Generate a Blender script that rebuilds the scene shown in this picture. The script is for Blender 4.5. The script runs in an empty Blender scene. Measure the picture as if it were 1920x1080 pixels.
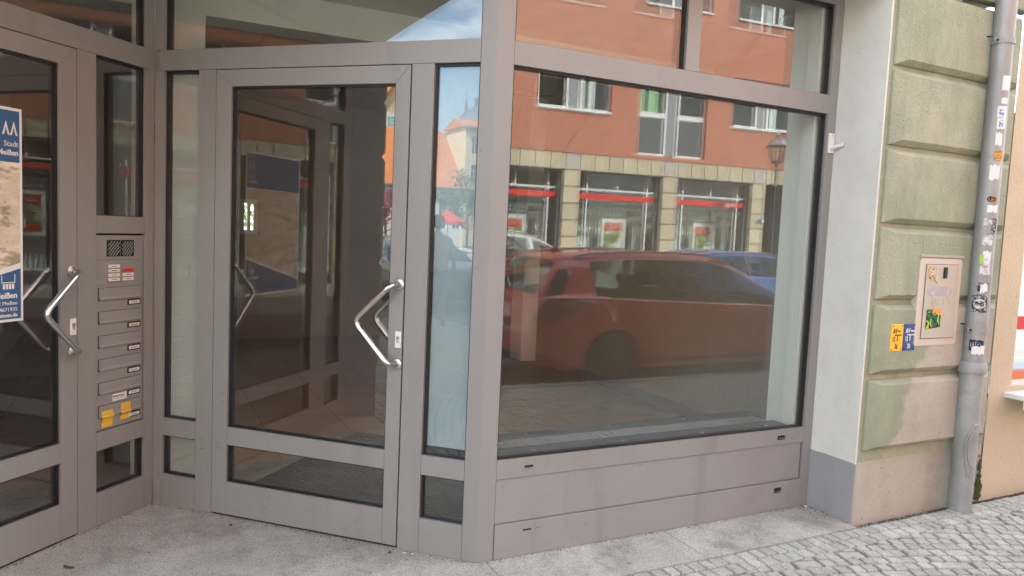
import bpy, bmesh, math, random
from mathutils import Vector, Matrix
random.seed(7)
R_ = math.radians
SC = bpy.context.scene
COL = SC.collection

# ------------------------------------------------------------------ camera
CAMPOS = Vector((-1.4297, -3.1024, 1.6))
def look_matrix():
    yaw, pitch, roll = 0.4652, -0.0782, 0.0441
    f0 = Vector((math.sin(yaw), math.cos(yaw), 0)); cp, sp = math.cos(pitch), math.sin(pitch)
    f = f0 * cp + Vector((0, 0, sp)); r0 = Vector((math.cos(yaw), -math.sin(yaw), 0)); u0 = r0.cross(f)
    r = r0 * math.cos(roll) + u0 * math.sin(roll); u = -r0 * math.sin(roll) + u0 * math.cos(roll)
    return Matrix(((r.x, u.x, -f.x, CAMPOS.x), (r.y, u.y, -f.y, CAMPOS.y), (r.z, u.z, -f.z, CAMPOS.z), (0, 0, 0, 1)))
cam = bpy.data.cameras.new('camera'); cam.sensor_width = 36; cam.lens = 1379.18 / 1920 * 36
cam.clip_start = 0.05; cam.clip_end = 2000
camo = bpy.data.objects.new('camera', cam); COL.objects.link(camo); camo.matrix_world = look_matrix(); SC.camera = camo

# ------------------------------------------------------------------ sky, sun, exposure
SUN_EL, SUN_AZ = R_(50), R_(24)          # azimuth from +Y towards +X
w = bpy.data.worlds.new('World'); SC.world = w; w.use_nodes = True
nt = w.node_tree; bg = nt.nodes['Background']
sky = nt.nodes.new('ShaderNodeTexSky'); sky.sky_type = 'NISHITA'; sky.sun_disc = False
sky.sun_elevation = SUN_EL; sky.sun_rotation = SUN_AZ; sky.air_density = 1.0; sky.dust_density = .7
bg.inputs[1].default_value = 0.15
# fair-weather clouds: the noise is laid out on a flat cloud deck above the town
wtc = nt.nodes.new('ShaderNodeTexCoord'); wsx = nt.nodes.new('ShaderNodeSeparateXYZ'); nt.links.new(wtc.outputs['Generated'], wsx.inputs[0])
wz = nt.nodes.new('ShaderNodeMath'); wz.operation = 'MAXIMUM'; wz.inputs[1].default_value = .0; nt.links.new(wsx.outputs[2], wz.inputs[0])
wa = nt.nodes.new('ShaderNodeMath'); wa.operation = 'ADD'; wa.inputs[1].default_value = .12; nt.links.new(wz.outputs[0], wa.inputs[0])
wv = nt.nodes.new('ShaderNodeVectorMath'); wv.operation = 'DIVIDE'; nt.links.new(wtc.outputs['Generated'], wv.inputs[0]); nt.links.new(wa.outputs[0], wv.inputs[1])
wn_ = nt.nodes.new('ShaderNodeTexNoise'); wn_.inputs['Scale'].default_value = .9; wn_.inputs['Detail'].default_value = 9; wn_.inputs['Roughness'].default_value = .58; nt.links.new(wv.outputs[0], wn_.inputs['Vector'])
wr_ = nt.nodes.new('ShaderNodeMapRange'); wr_.inputs[1].default_value = .46; wr_.inputs[2].default_value = .60; nt.links.new(wn_.outputs[0], wr_.inputs[0])
wh_ = nt.nodes.new('ShaderNodeMapRange'); wh_.inputs[1].default_value = .10; wh_.inputs[2].default_value = .30; nt.links.new(wz.outputs[0], wh_.inputs[0])
wm_ = nt.nodes.new('ShaderNodeMath'); wm_.operation = 'MULTIPLY'; nt.links.new(wr_.outputs[0], wm_.inputs[0]); nt.links.new(wh_.outputs[0], wm_.inputs[1])
wx_ = nt.nodes.new('ShaderNodeMix'); wx_.data_type = 'RGBA'; nt.links.new(wm_.outputs[0], wx_.inputs[0]); nt.links.new(sky.outputs[0], wx_.inputs[6]); wx_.inputs[7].default_value = (11.0, 11.5, 10.6, 1)
nt.links.new(wx_.outputs[2], bg.inputs[0])
sun = bpy.data.lights.new('sun', 'SUN'); sun.energy = 4.8; sun.angle = R_(0.5); sun.color = (1, .95, .87)
suno = bpy.data.objects.new('sun', sun); COL.objects.link(suno)
sd = Vector((math.sin(SUN_AZ) * math.cos(SUN_EL), math.cos(SUN_AZ) * math.cos(SUN_EL), math.sin(SUN_EL)))
suno.rotation_euler = sd.to_track_quat('Z', 'Y').to_euler(); suno.location = (0, 0, 30)
SC.view_settings.view_transform = 'Standard'; SC.view_settings.look = 'None'; SC.view_settings.gamma = 1
SC.view_settings.use_curve_mapping = False; SC.view_settings.exposure = 2.35
SC.cycles.max_bounces = 12; SC.cycles.diffuse_bounces = 5; SC.cycles.glossy_bounces = 6
SC.cycles.transparent_max_bounces = 16; SC.cycles.transmission_bounces = 6
SC.cycles.caustics_reflective = False; SC.cycles.caustics_refractive = False

# ------------------------------------------------------------------ materials
def nodes(m):
    m.use_nodes = True
    return m.node_tree.nodes, m.node_tree.links
def mat(name, c, rough=.6, var=.12, scale=6, bump=0, bscale=60, metal=0, c2=None, c2scale=2, c2lo=.5, c2hi=.62, rand=0, island=0, stretch=None, spec=None, coat=0, streak=0):
    m = bpy.data.materials.new(name); N, L = nodes(m); b = N['Principled BSDF']
    b.inputs['Roughness'].default_value = rough; b.inputs['Metallic'].default_value = metal
    if spec is not None: b.inputs['Specular IOR Level'].default_value = spec
    if coat: b.inputs['Coat Weight'].default_value = coat; b.inputs['Coat Roughness'].default_value = .03
    tc = N.new('ShaderNodeTexCoord'); co = tc.outputs['Object']
    if stretch:
        mp = N.new('ShaderNodeMapping'); mp.inputs['Scale'].default_value = stretch; L.new(co, mp.inputs[0]); co = mp.outputs[0]
    n = N.new('ShaderNodeTexNoise'); n.inputs['Scale'].default_value = scale; n.inputs['Detail'].default_value = 6; n.inputs['Roughness'].default_value = .65
    L.new(co, n.inputs['Vector'])
    mr = N.new('ShaderNodeMapRange'); mr.inputs[1].default_value = .3; mr.inputs[2].default_value = .7
    mr.inputs[3].default_value = 1 - var; mr.inputs[4].default_value = 1 + var; L.new(n.outputs[0], mr.inputs[0])
    val = mr.outputs[0]
    col = N.new('ShaderNodeRGB'); col.outputs[0].default_value = (*c, 1); cs = col.outputs[0]
    if c2:
        n2 = N.new('ShaderNodeTexNoise'); n2.inputs['Scale'].default_value = c2scale; n2.inputs['Detail'].default_value = 8; n2.inputs['Roughness'].default_value = .7
        L.new(tc.outputs['Object'] if not stretch else co, n2.inputs['Vector'])
        m2 = N.new('ShaderNodeMapRange'); m2.inputs[1].default_value = c2lo; m2.inputs[2].default_value = c2hi; L.new(n2.outputs[0], m2.inputs[0])
        mx = N.new('ShaderNodeMix'); mx.data_type = 'RGBA'; L.new(m2.outputs[0], mx.inputs[0]); L.new(cs, mx.inputs[6]); mx.inputs[7].default_value = (*c2, 1); cs = mx.outputs[2]
    if rand or island:
        if island:
            g = N.new('ShaderNodeNewGeometry'); src = g.outputs['Random Per Island']; amt = island
        else:
            g = N.new('ShaderNodeObjectInfo'); src = g.outputs['Random']; amt = rand
        r = N.new('ShaderNodeMapRange'); r.inputs[3].default_value = 1 - amt; r.inputs[4].default_value = 1 + amt; L.new(src, r.inputs[0])
        mm = N.new('ShaderNodeMath'); mm.operation = 'MULTIPLY'; L.new(val, mm.inputs[0]); L.new(r.outputs[0], mm.inputs[1]); val = mm.outputs[0]
    v = N.new('ShaderNodeVectorMath'); v.operation = 'SCALE'; L.new(cs, v.inputs[0]); L.new(val, v.inputs['Scale'])
    L.new(v.outputs[0], b.inputs['Base Color'])
    if bump:
        n3 = N.new('ShaderNodeTexNoise'); n3.inputs['Scale'].default_value = bscale; n3.inputs['Detail'].default_value = 4
        L.new(tc.outputs['Object'], n3.inputs['Vector'])
        bp = N.new('ShaderNodeBump'); bp.inputs['Strength'].default_value = bump; bp.inputs['Distance'].default_value = .004
        L.new(n3.outputs[0], bp.inputs['Height']); L.new(bp.outputs[0], b.inputs['Normal'])
    rr = N.new('ShaderNodeMapRange'); rr.inputs[3].default_value = max(0.01, rough - .06); rr.inputs[4].default_value = min(1, rough + .08)
    if metal < .5 and rough > .15:
        L.new(n.outputs[0], rr.inputs[0]); L.new(rr.outputs[0], b.inputs['Roughness'])
    return m
def speckle(m, scale=260, dark=.35, light=1.35, amt=.5):
    """granite salt-and-pepper multiplied into the base colour"""
    N, L = nodes(m); b = N['Principled BSDF']; src = b.inputs['Base Color'].links[0].from_socket
    tc = N.new('ShaderNodeTexCoord'); vo = N.new('ShaderNodeTexVoronoi'); vo.inputs['Scale'].default_value = scale; L.new(tc.outputs['Object'], vo.inputs['Vector'])
    sp = N.new('ShaderNodeSeparateColor'); L.new(vo.outputs['Color'], sp.inputs[0])
    r = N.new('ShaderNodeMapRange'); r.inputs[3].default_value = 1 - amt; r.inputs[4].default_value = 1 + amt; L.new(sp.outputs[0], r.inputs[0])
    v = N.new('ShaderNodeVectorMath'); v.operation = 'SCALE'; L.new(src, v.inputs[0]); L.new(r.outputs[0], v.inputs['Scale']); L.new(v.outputs[0], b.inputs['Base Color'])
    return m
def specks(m, scale=120, thr=.72, dark=.25, drip=0, dthr=.62, damt=.8):
    """dirt specks, and runs of grime, multiplied into the base colour"""
    N, L = nodes(m); b = N['Principled BSDF']; src = b.inputs['Base Color'].links[0].from_socket; tc = N.new('ShaderNodeTexCoord')
    n = N.new('ShaderNodeTexNoise'); n.inputs['Scale'].default_value = scale; n.inputs['Detail'].default_value = 2; L.new(tc.outputs['Object'], n.inputs['Vector'])
    r = N.new('ShaderNodeMapRange'); r.inputs[1].default_value = thr; r.inputs[2].default_value = thr + .03; r.inputs[3].default_value = 1; r.inputs[4].default_value = dark; L.new(n.outputs[0], r.inputs[0]); f = r.outputs[0]
    if drip:
        mp = N.new('ShaderNodeMapping'); mp.inputs['Scale'].default_value = (1, 1, .12); L.new(tc.outputs['Object'], mp.inputs[0])
        d = N.new('ShaderNodeTexNoise'); d.inputs['Scale'].default_value = drip; d.inputs['Detail'].default_value = 5; L.new(mp.outputs[0], d.inputs['Vector'])
        q = N.new('ShaderNodeMapRange'); q.inputs[1].default_value = dthr; q.inputs[2].default_value = dthr + .14; q.inputs[3].default_value = 1; q.inputs[4].default_value = damt; L.new(d.outputs[0], q.inputs[0])
        mm = N.new('ShaderNodeMath'); mm.operation = 'MULTIPLY'; L.new(f, mm.inputs[0]); L.new(q.outputs[0], mm.inputs[1]); f = mm.outputs[0]
    v = N.new('ShaderNodeVectorMath'); v.operation = 'SCALE'; L.new(src, v.inputs[0]); L.new(f, v.inputs['Scale']); L.new(v.outputs[0], b.inputs['Base Color'])
    return m
def glass(name, base, gain, tint=(.86, .9, .87), gcol=(.95, .97, .97), grime=.02):
    m = bpy.data.materials.new(name); N, L = nodes(m); N.remove(N['Principled BSDF']); out = N['Material Output']
    ge = N.new('ShaderNodeNewGeometry'); dt_ = N.new('ShaderNodeVectorMath'); dt_.operation = 'DOT_PRODUCT'; L.new(ge.outputs['Incoming'], dt_.inputs[0]); L.new(ge.outputs['Normal'], dt_.inputs[1])
    ab = N.new('ShaderNodeMath'); ab.operation = 'ABSOLUTE'; L.new(dt_.outputs['Value'], ab.inputs[0])
    om = N.new('ShaderNodeMath'); om.operation = 'SUBTRACT'; om.inputs[0].default_value = 1; L.new(ab.outputs[0], om.inputs[1])
    pw = N.new('ShaderNodeMath'); pw.operation = 'POWER'; pw.inputs[1].default_value = 5; L.new(om.outputs[0], pw.inputs[0])
    fr = N.new('ShaderNodeMath'); fr.operation = 'MULTIPLY_ADD'; fr.inputs[1].default_value = .96; fr.inputs[2].default_value = .04; L.new(pw.outputs[0], fr.inputs[0])
    a = N.new('ShaderNodeMath'); a.operation = 'MULTIPLY_ADD'; a.inputs[1].default_value = gain; a.inputs[2].default_value = base; a.use_clamp = True
    L.new(fr.outputs[0], a.inputs[0])
    t = N.new('ShaderNodeBsdfTransparent'); t.inputs[0].default_value = (*tint, 1)
    g = N.new('ShaderNodeBsdfGlossy'); g.inputs['Roughness'].default_value = 0; g.inputs['Color'].default_value = (*gcol, 1)
    tc = N.new('ShaderNodeTexCoord')
    nz = N.new('ShaderNodeTexNoise'); nz.inputs['Scale'].default_value = 1.1; nz.inputs['Detail'].default_value = 0; L.new(tc.outputs['Object'], nz.inputs['Vector'])
    bp = N.new('ShaderNodeBump'); bp.inputs['Strength'].default_value = .06; bp.inputs['Distance'].default_value = .01
    L.new(nz.outputs[0], bp.inputs['Height']); L.new(bp.outputs[0], g.inputs['Normal'])
    mx = N.new('ShaderNodeMixShader'); L.new(a.outputs[0], mx.inputs[0]); L.new(t.outputs[0], mx.inputs[1]); L.new(g.outputs[0], mx.inputs[2])
    d = N.new('ShaderNodeBsdfDiffuse'); d.inputs[0].default_value = (.7, .7, .68, 1)
    n2 = N.new('ShaderNodeTexNoise'); n2.inputs['Scale'].default_value = 3; n2.inputs['Detail'].default_value = 8; n2.inputs['Roughness'].default_value = .8; L.new(tc.outputs['Object'], n2.inputs['Vector'])
    m2 = N.new('ShaderNodeMapRange'); m2.inputs[1].default_value = .45; m2.inputs[2].default_value = .75; m2.inputs[3].default_value = grime * .5; m2.inputs[4].default_value = grime * 2; L.new(n2.outputs[0], m2.inputs[0])
    mz = N.new('ShaderNodeMixShader'); L.new(m2.outputs[0], mz.inputs[0]); L.new(mx.outputs[0], mz.inputs[1]); L.new(d.outputs[0], mz.inputs[2])
    L.new(mz.outputs[0], out.inputs[0]); return m
def plain(name, c, rough=.5, metal=0, coat=0, spec=None): return mat(name, c, rough, var=.03, scale=8, metal=metal, coat=coat, spec=spec)

M = {}
M['frame'] = mat('taupe_coated_aluminium', (.248, .247, .237), .42, var=.05, scale=2.5, c2=(.20, .19, .18), c2scale=3.2, c2lo=.62, c2hi=.78, stretch=(1, 1, .35))
M['frame2'] = mat('taupe_coated_panel', (.258, .256, .247), .45, var=.05, scale=2, c2=(.22, .20, .19), c2scale=2.4, c2lo=.6, c2hi=.8)
M['scuff'] = plain('rubbed_scuff', (.09, .08, .078), .7); M['gasket'] = plain('black_rubber_gasket', (.012, .012, .012), .5)
M['gap'] = plain('dark_gap', (.01, .009, .009), .8)
M['steel'] = plain('brushed_stainless_steel', (.62, .6, .57), .16, metal=1)
M['steel2'] = plain('satin_steel', (.55, .53, .5), .35, metal=1)
M['white'] = plain('white_plastic', (.75, .75, .73), .4)
M['glass'] = glass('window_glass', .055, 1.2, tint=(.96,.97,.96), grime=.015)
M['glass2'] = glass('inner_window_glass', .025, .8, tint=(.96, .98, .96), grime=.002)
M['doorglass'] = glass('door_glass', .085, 1.6, tint=(.95, .94, .91), grime=.01)
M['carglass0'] = glass('plain_shop_glass', .01, .7, tint=(.7, .72, .7), grime=.01)
M['film'] = mat('pale_frosted_film', (.24, .33, .36), .6, var=.08, scale=2, c2=(.30, .39, .42), c2scale=1.2)
M['film2'] = mat('grey_frosted_film', (.40, .45, .42), .6, var=.06, scale=2)
M['granite'] = speckle(mat('flamed_granite_slab', (.405, .39, .33), .8, var=.22, scale=2.3, bump=.5, bscale=120, c2=(.20, .19, .16), c2scale=2.1, c2lo=.5, c2hi=.72), 330, amt=.42)
M['cobble'] = speckle(mat('granite_cobble', (.40, .40, .35), .75, var=.2, scale=9, bump=.8, bscale=70, rand=.13), 300, amt=.3)
M['cobble_far'] = speckle(mat('granite_cobble_mass', (.40, .40, .35), .75, var=.2, scale=5, bump=.5, bscale=70, island=.13), 300, amt=.25)
M['joint'] = mat('sandy_joint_dirt', (.20, .185, .15), .95, var=.35, scale=25, bump=1, bscale=150, c2=(.07, .08, .04), c2scale=4, c2lo=.55, c2hi=.7)
M['asphalt'] = speckle(mat('grey_asphalt', (.09, .09, .088), .85, var=.2, scale=1.5, bump=.5, bscale=150), 200, amt=.3)
M['kerb'] = speckle(mat('granite_kerb', (.35, .34, .32), .8, var=.15, scale=4, bump=.5, bscale=100, rand=.1), 260, amt=.3)
M['cream'] = mat('white_reveal_plaster', (.68, .67, .61), .9, var=.07, scale=3, bump=.7, bscale=45, c2=(.74, .74, .70), c2scale=2, c2lo=.5, c2hi=.65)
M['greyplinth'] = mat('grey_plinth_paint', (.30, .30, .295), .85, var=.08, scale=3, bump=.6, bscale=45)
M['green'] = mat('pale_green_plaster', (.29, .32, .222), .9, var=.14, scale=5, bump=1.6, bscale=70, c2=(.385, .39, .29), c2scale=3.2, c2lo=.42, c2hi=.68, stretch=(1, 1, .5))
M['greenbare'] = mat('worn_green_and_buff_plaster', (.29, .32, .222), .92, var=.14, scale=4, bump=1, bscale=50, c2=(.42, .39, .315), c2scale=1.3, c2lo=.40, c2hi=.44)
N, L = nodes(M['greenbare']); mxn = [n for n in N if n.type == 'MIX'][0]; tc = [n for n in N if n.type == 'TEX_COORD'][0]
# patch repair: buff render to the right of and below the old paint, with an uneven border
sx = N.new('ShaderNodeSeparateXYZ'); L.new(tc.outputs['Object'], sx.inputs[0]); nz = N.new('ShaderNodeTexNoise'); nz.inputs['Scale'].default_value = 4; nz.inputs['Detail'].default_value = 9; L.new(tc.outputs['Object'], nz.inputs['Vector'])
m1 = N.new('ShaderNodeMath'); m1.operation = 'MULTIPLY_ADD'; m1.inputs[1].default_value = 1; m1.inputs[2].default_value = .425; L.new(sx.outputs[0], m1.inputs[0])
m2 = N.new('ShaderNodeMath'); m2.operation = 'MULTIPLY_ADD'; m2.inputs[1].default_value = -.55; L.new(sx.outputs[2], m2.inputs[0]); L.new(m1.outputs[0], m2.inputs[2])
m3 = N.new('ShaderNodeMath'); m3.operation = 'MULTIPLY_ADD'; m3.inputs[1].default_value = .55; L.new(nz.outputs[0], m3.inputs[0]); L.new(m2.outputs[0], m3.inputs[2])
m4 = N.new('ShaderNodeMapRange'); m4.inputs[1].default_value = 0; m4.inputs[2].default_value = .05; L.new(m3.outputs[0], m4.inputs[0]); L.new(m4.outputs[0], mxn.inputs[0])
M['buff'] = mat('buff_render_patch', (.42, .385, .315), .92, var=.12, scale=3.5, bump=1.0, bscale=50, c2=(.33, .29, .25), c2scale=2.2, c2lo=.58, c2hi=.72)
M['beige'] = mat('beige_neighbour_render', (.55, .46, .32), .92, var=.07, scale=3, bump=1.0, bscale=50, c2=(.50, .42, .30), c2scale=1.5, c2lo=.5, c2hi=.8)
M['zinc'] = mat('weathered_zinc', (.30, .305, .295), .5, var=.2, scale=4, metal=.3, c2=(.40, .405, .39), c2scale=6, c2lo=.5, c2hi=.75, stretch=(1, 1, .25))
M['zinc2'] = mat('weathered_cast_standpipe', (.31, .32, .31), .55, var=.16, scale=6, metal=.15, c2=(.24, .245, .24), c2scale=9, c2lo=.55, c2hi=.7)
M['box'] = mat('cream_grey_plastic', (.56, .50, .42), .55, var=.05, scale=3, c2=(.45, .40, .34), c2scale=3, c2lo=.6, c2hi=.8)
M['boxdoor'] = mat('cream_door_plastic', (.47, .43, .345), .5, var=.06, scale=3)
M['moss'] = mat('moss', (.05, .06, .015), .95, var=.4, scale=40, bump=1, bscale=90)
M['dirt'] = mat('swept_dirt', (.09, .07, .05), .95, var=.5, scale=60, bump=1, bscale=120)
M['leaf'] = mat('dry_leaf', (.12, .07, .04), .8, var=.3, scale=30)
def flat(name, c, rough=.55): return plain(name, c, rough)
M['yellow'] = flat('yellow_enamel', (.83, .47, .03), .35); M['blue'] = flat('blue_enamel', (.025, .055, .2), .35)
M['black'] = flat('black_print', (.015, .015, .015)); M['paper'] = flat('white_paper', (.72, .72, .7)); M['paper2'] = flat('yellowed_paper', (.72, .6, .42))
M['torn'] = mat('torn_paper_remains', (.6, .6, .6), .8, var=.3, scale=30, c2=(.3, .3, .31), c2scale=40, c2lo=.5, c2hi=.6)
M['redprint'] = flat('red_print', (.62, .03, .03)); M['tape'] = mat('yellow_tape', (.72, .44, .05), .5, var=.08, scale=20)
M['orange'] = flat('orange_print', (.8, .33, .04)); M['darkprint'] = mat('faded_dark_sticker', (.05, .05, .06), .6, var=.5, scale=60, c2=(.4, .4, .38), c2scale=60, c2lo=.52, c2hi=.6)
M['lightblue'] = mat('blue_print', (.08, .25, .5), .6, var=.3, scale=60, c2=(.65, .68, .7), c2scale=70, c2lo=.48, c2hi=.52); M['gdark'] = flat('dark_green_print', (.015, .13, .04)); M['glime'] = flat('lime_print', (.35, .6, .04))
M['ghost'] = mat('smeared_grey_paint', (.40, .37, .37), .6, var=.1, scale=20); M['maroon'] = flat('maroon_print', (.2, .02, .02))

specks(M['frame'], 130, .735, .3, 5, .56, .86); specks(M['frame2'], 120, .72, .25, 6, .56, .86); specks(M['green'], 40, .72, .7, 4, .52, .9); specks(M['greenbare'], 40, .72, .65, 4, .52, .9)
specks(M['buff'], 45, .69, .5, 3, .5, .9); specks(M['granite'], 28, .71, .45); specks(M['beige'], 50, .71, .5); specks(M['zinc'], 60, .72, .5, 9, .5, .75); specks(M['zinc2'], 60, .72, .5, 9, .5, .8); specks(M['cobble'], 60, .70, .5)
# ------------------------------------------------------------------ mesh helpers
class MB:
    def __init__(s): s.v = []; s.f = []; s.mi = []
    def add(s, vs, fs, m=0):
        k = len(s.v); s.v += [Vector(v) for v in vs]; s.f += [tuple(i + k for i in f) for f in fs]; s.mi += [m] * len(fs); return s
    def box(s, fr, u0, u1, z0, z1, d0, d1, bev=0):
        """box in a frame fr(u, d, z) -> world point"""
        if u0 > u1: u0, u1 = u1, u0
        if z0 > z1: z0, z1 = z1, z0
        if d0 > d1: d0, d1 = d1, d0
        P = [fr(u, d, z) for z in (z0, z1) for d in (d0, d1) for u in (u0, u1)]
        return s.add(P, [(0, 1, 5, 4), (1, 3, 7, 5), (3, 2, 6, 7), (2, 0, 4, 6), (4, 5, 7, 6), (2, 3, 1, 0)])
    def tube(s, pts, r, n=12, cap=True, closed=False):
        pts = [Vector(p) for p in pts]; rr = r if isinstance(r, (list, tuple)) else [r] * len(pts); rings = []
        prev = None
        for i, p in enumerate(pts):
            a = pts[i - 1] if (i > 0 or closed) else pts[i]; b = pts[(i + 1) % len(pts)] if (i < len(pts) - 1 or closed) else pts[i]
            t = (b - a).normalized()
            if prev is None: x = t.orthogonal().normalized()
            else: x = (prev - t * prev.dot(t)).normalized()
            prev = x; y = t.cross(x)
            rings.append([p + (x * math.cos(q) + y * math.sin(q)) * rr[i] for q in [2 * math.pi * k / n for k in range(n)]])
        vs = [v for g in rings for v in g]; fs = []
        m = len(pts)
        for i in range(m if closed else m - 1):
            for k in range(n):
                a, b = i * n + k, i * n + (k + 1) % n; c, d = ((i + 1) % m) * n + (k + 1) % n, ((i + 1) % m) * n + k
                fs.append((a, b, c, d))
        if cap and not closed: fs.append(tuple(range(n - 1, -1, -1))); fs.append(tuple((m - 1) * n + k for k in range(n)))
        return s.add(vs, fs)
    def poly(s, pts): return s.add(pts, [tuple(range(len(pts)))])
    def prism(s, pts, off):
        """extrude a polygon (list of Vectors) by vector off"""
        n = len(pts); off = Vector(off); vs = [Vector(p) for p in pts] + [Vector(p) + off for p in pts]
        fs = [tuple(range(n - 1, -1, -1)), tuple(range(n, 2 * n))] + [(i, (i + 1) % n, n + (i + 1) % n, n + i) for i in range(n)]
        return s.add(vs, fs)
    def build(s, name, m, parent=None, bevel=0, smooth=False, kind=None, recalc=True):
        off = parent_world(parent)
        me = bpy.data.meshes.new(name); me.from_pydata([tuple(v - off) for v in s.v], [], s.f)
        ms = m if isinstance(m, (list, tuple)) else [m]
        for q in ms: me.materials.append(q)
        if len(ms) > 1:
            for p, i in zip(me.polygons, s.mi): p.material_index = i
        if recalc or bevel:
            bm = bmesh.new(); bm.from_mesh(me)
            bmesh.ops.recalc_face_normals(bm, faces=bm.faces)
            if bevel: bmesh.ops.bevel(bm, geom=[e for e in bm.edges if len(e.link_faces) == 2 and e.calc_face_angle(0) > .5], offset=bevel, segments=2, affect='EDGES', profile=.6)
            bm.to_mesh(me); bm.free()
        if smooth:
            for p in me.polygons: p.use_smooth = True
            me.set_sharp_from_angle(angle=R_(35))
        me.update()
        o = bpy.data.objects.new(name, me); COL.objects.link(o)
        if parent: o.parent = parent
        if kind: o['kind'] = kind
        return o
def parent_world(p):
    v = Vector((0, 0, 0))
    while p is not None: v += p.location; p = p.parent
    return v
def tag(o, label, cat, group=None):
    o['label'] = label; o['category'] = cat
    if group: o['group'] = group
    return o
def thing(name, label, cat, loc=(0, 0, 0), group=None):
    o = bpy.data.objects.new(name, None); COL.objects.link(o); o.location = loc; o.empty_display_size = .1
    return tag(o, label, cat, group)
def struct(o): o['kind'] = 'structure'; return o
def world_fr(u, d, z): return Vector((u, d, z))            # plain axes: u = x, d = y
def frame(o, ud, nd):
    o = Vector(o); ud = Vector(ud); nd = Vector(nd)
    return lambda u, d, z: o + ud * u + nd * d + Vector((0, 0, z))
aA = 0.7685; AL = 1.9245
Ad = Vector((-math.cos(aA), math.sin(aA), 0)); An = Vector((math.sin(aA), math.cos(aA), 0)); IN = Ad * AL
Bd = -An.copy(); Bn = Ad.copy()
FA = frame((0, 0, 0), Ad, An)           # entrance screen with the near door, d > 0 is indoors
FB = frame(IN, Bd, Bn)                  # entrance screen with the letter boxes
FW = frame((0, 0, 0), (1, 0, 0), (0, 1, 0))   # shop window
def box1(name, fr, u0, u1, z0, z1, d0, d1, m, parent, bevel=0, kind=None):
    return MB().box(fr, u0, u1, z0, z1, d0, d1).build(name, m, parent, bevel, kind=kind)
def text(body, size, org, xd, ud, m, parent, name='lettering', bold=0, ext=.0006, align='LEFT', sx=1, shear=0):
    cu = bpy.data.curves.new('t', 'FONT'); cu.body = body; cu.size = size; cu.extrude = ext; cu.offset = bold; cu.align_x = align; cu.resolution_u = 3; cu.shear = shear
    to = bpy.data.objects.new('t', cu); COL.objects.link(to)
    dg = bpy.context.evaluated_depsgraph_get(); me = bpy.data.meshes.new_from_object(to.evaluated_get(dg)); bpy.data.objects.remove(to); bpy.data.curves.remove(cu)
    xd = Vector(xd).normalized(); ud = Vector(ud).normalized(); nd = xd.cross(ud); off = Vector(org) - parent_world(parent)
    for v in me.vertices: v.co = off + xd * (v.co.x * sx) + ud * v.co.y + nd * v.co.z
    me.materials.clear(); me.materials.append(m); me.name = name
    o = bpy.data.objects.new(name, me); COL.objects.link(o); o.parent = parent; return o
UP = Vector((0, 0, 1))

# ================================================================== GROUND
YK = -3.42                      # kerb line
def sheet(name, x0, x1, y0, y1, z, m):
    return struct(MB().poly([(x0, y0, z), (x1, y0, z), (x1, y1, z), (x0, y1, z)]).build(name, m))
sheet('ground', -400, 400, -400, 400, -.16, M['asphalt'])
SL = lambda x: -12 + .1 * (x - 10)       # opposite building line
rd = MB().poly([(-60, YK - .12, -.13), (60, YK - .12, -.13), (60, -6.6, -.13), (60, -9.9 + 1.5, -.13), (-60, -9.9 - 4, -.13)]); struct(rd.build('road', M['asphalt']))
pave = struct(MB().box(world_fr, -60, 60, -.15, -.012, YK, -.362).build('pavement', M['joint']))
# far pavement
fp = struct(MB().prism([Vector((-40, -13.9 + .3, -.15)), Vector((60, -8.2, -.15)), Vector((60, -7.0 - 2, -.15)), Vector((60, -25, -.15)), Vector((-40, -25, -.15))], (0, 0, .13)).build('far_pavement', M['cobble_far']))
# kerb stones
kme = MB().box(world_fr, -.495, .495, -.15, 0, -.06, .06).build('kerb_stone', M['kerb'], bevel=.008)
kme.parent = pave; kme.location = (-8, YK - .06, 0)
for i in range(1, 18):
    c = kme.copy(); COL.objects.link(c); c.location = (-8 + i, YK - .06, random.uniform(-.003, .003))

# cobbles: polygons clipped at y < ylim
def clip(poly, ylim):
    out = []
    for i in range(len(poly)):
        a, b = poly[i], poly[(i + 1) % len(poly)]
        if a[1] <= ylim: out.append(a)
        if (a[1] <= ylim) != (b[1] <= ylim):
            t = (ylim - a[1]) / (b[1] - a[1]); out.append((a[0] + t * (b[0] - a[0]), ylim))
    return out
def area(p): return abs(sum(p[i][0] * p[(i + 1) % len(p)][1] - p[(i + 1) % len(p)][0] * p[i][1] for i in range(len(p)))) / 2
stones = []
def quad_stone(cx, cy, w, h, ang):
    j = lambda: random.uniform(-.0035, .0035)
    c, s = math.cos(ang), math.sin(ang)
    return [(cx + c * (x + j()) - s * (y + j()), cy + s * (x + j()) + c * (y + j())) for x, y in ((-w / 2, -h / 2), (w / 2, -h / 2), (w / 2, h / 2), (-w / 2, h / 2))]
for row in range(2):
    x = -9.0
    while x < 8.5:
        wd = random.uniform(.06, .098); stones.append(quad_stone(x + wd / 2, -.408 - row * .088, wd - .009, .078, 0)); x += wd
ylim = -.456 - .088
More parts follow.
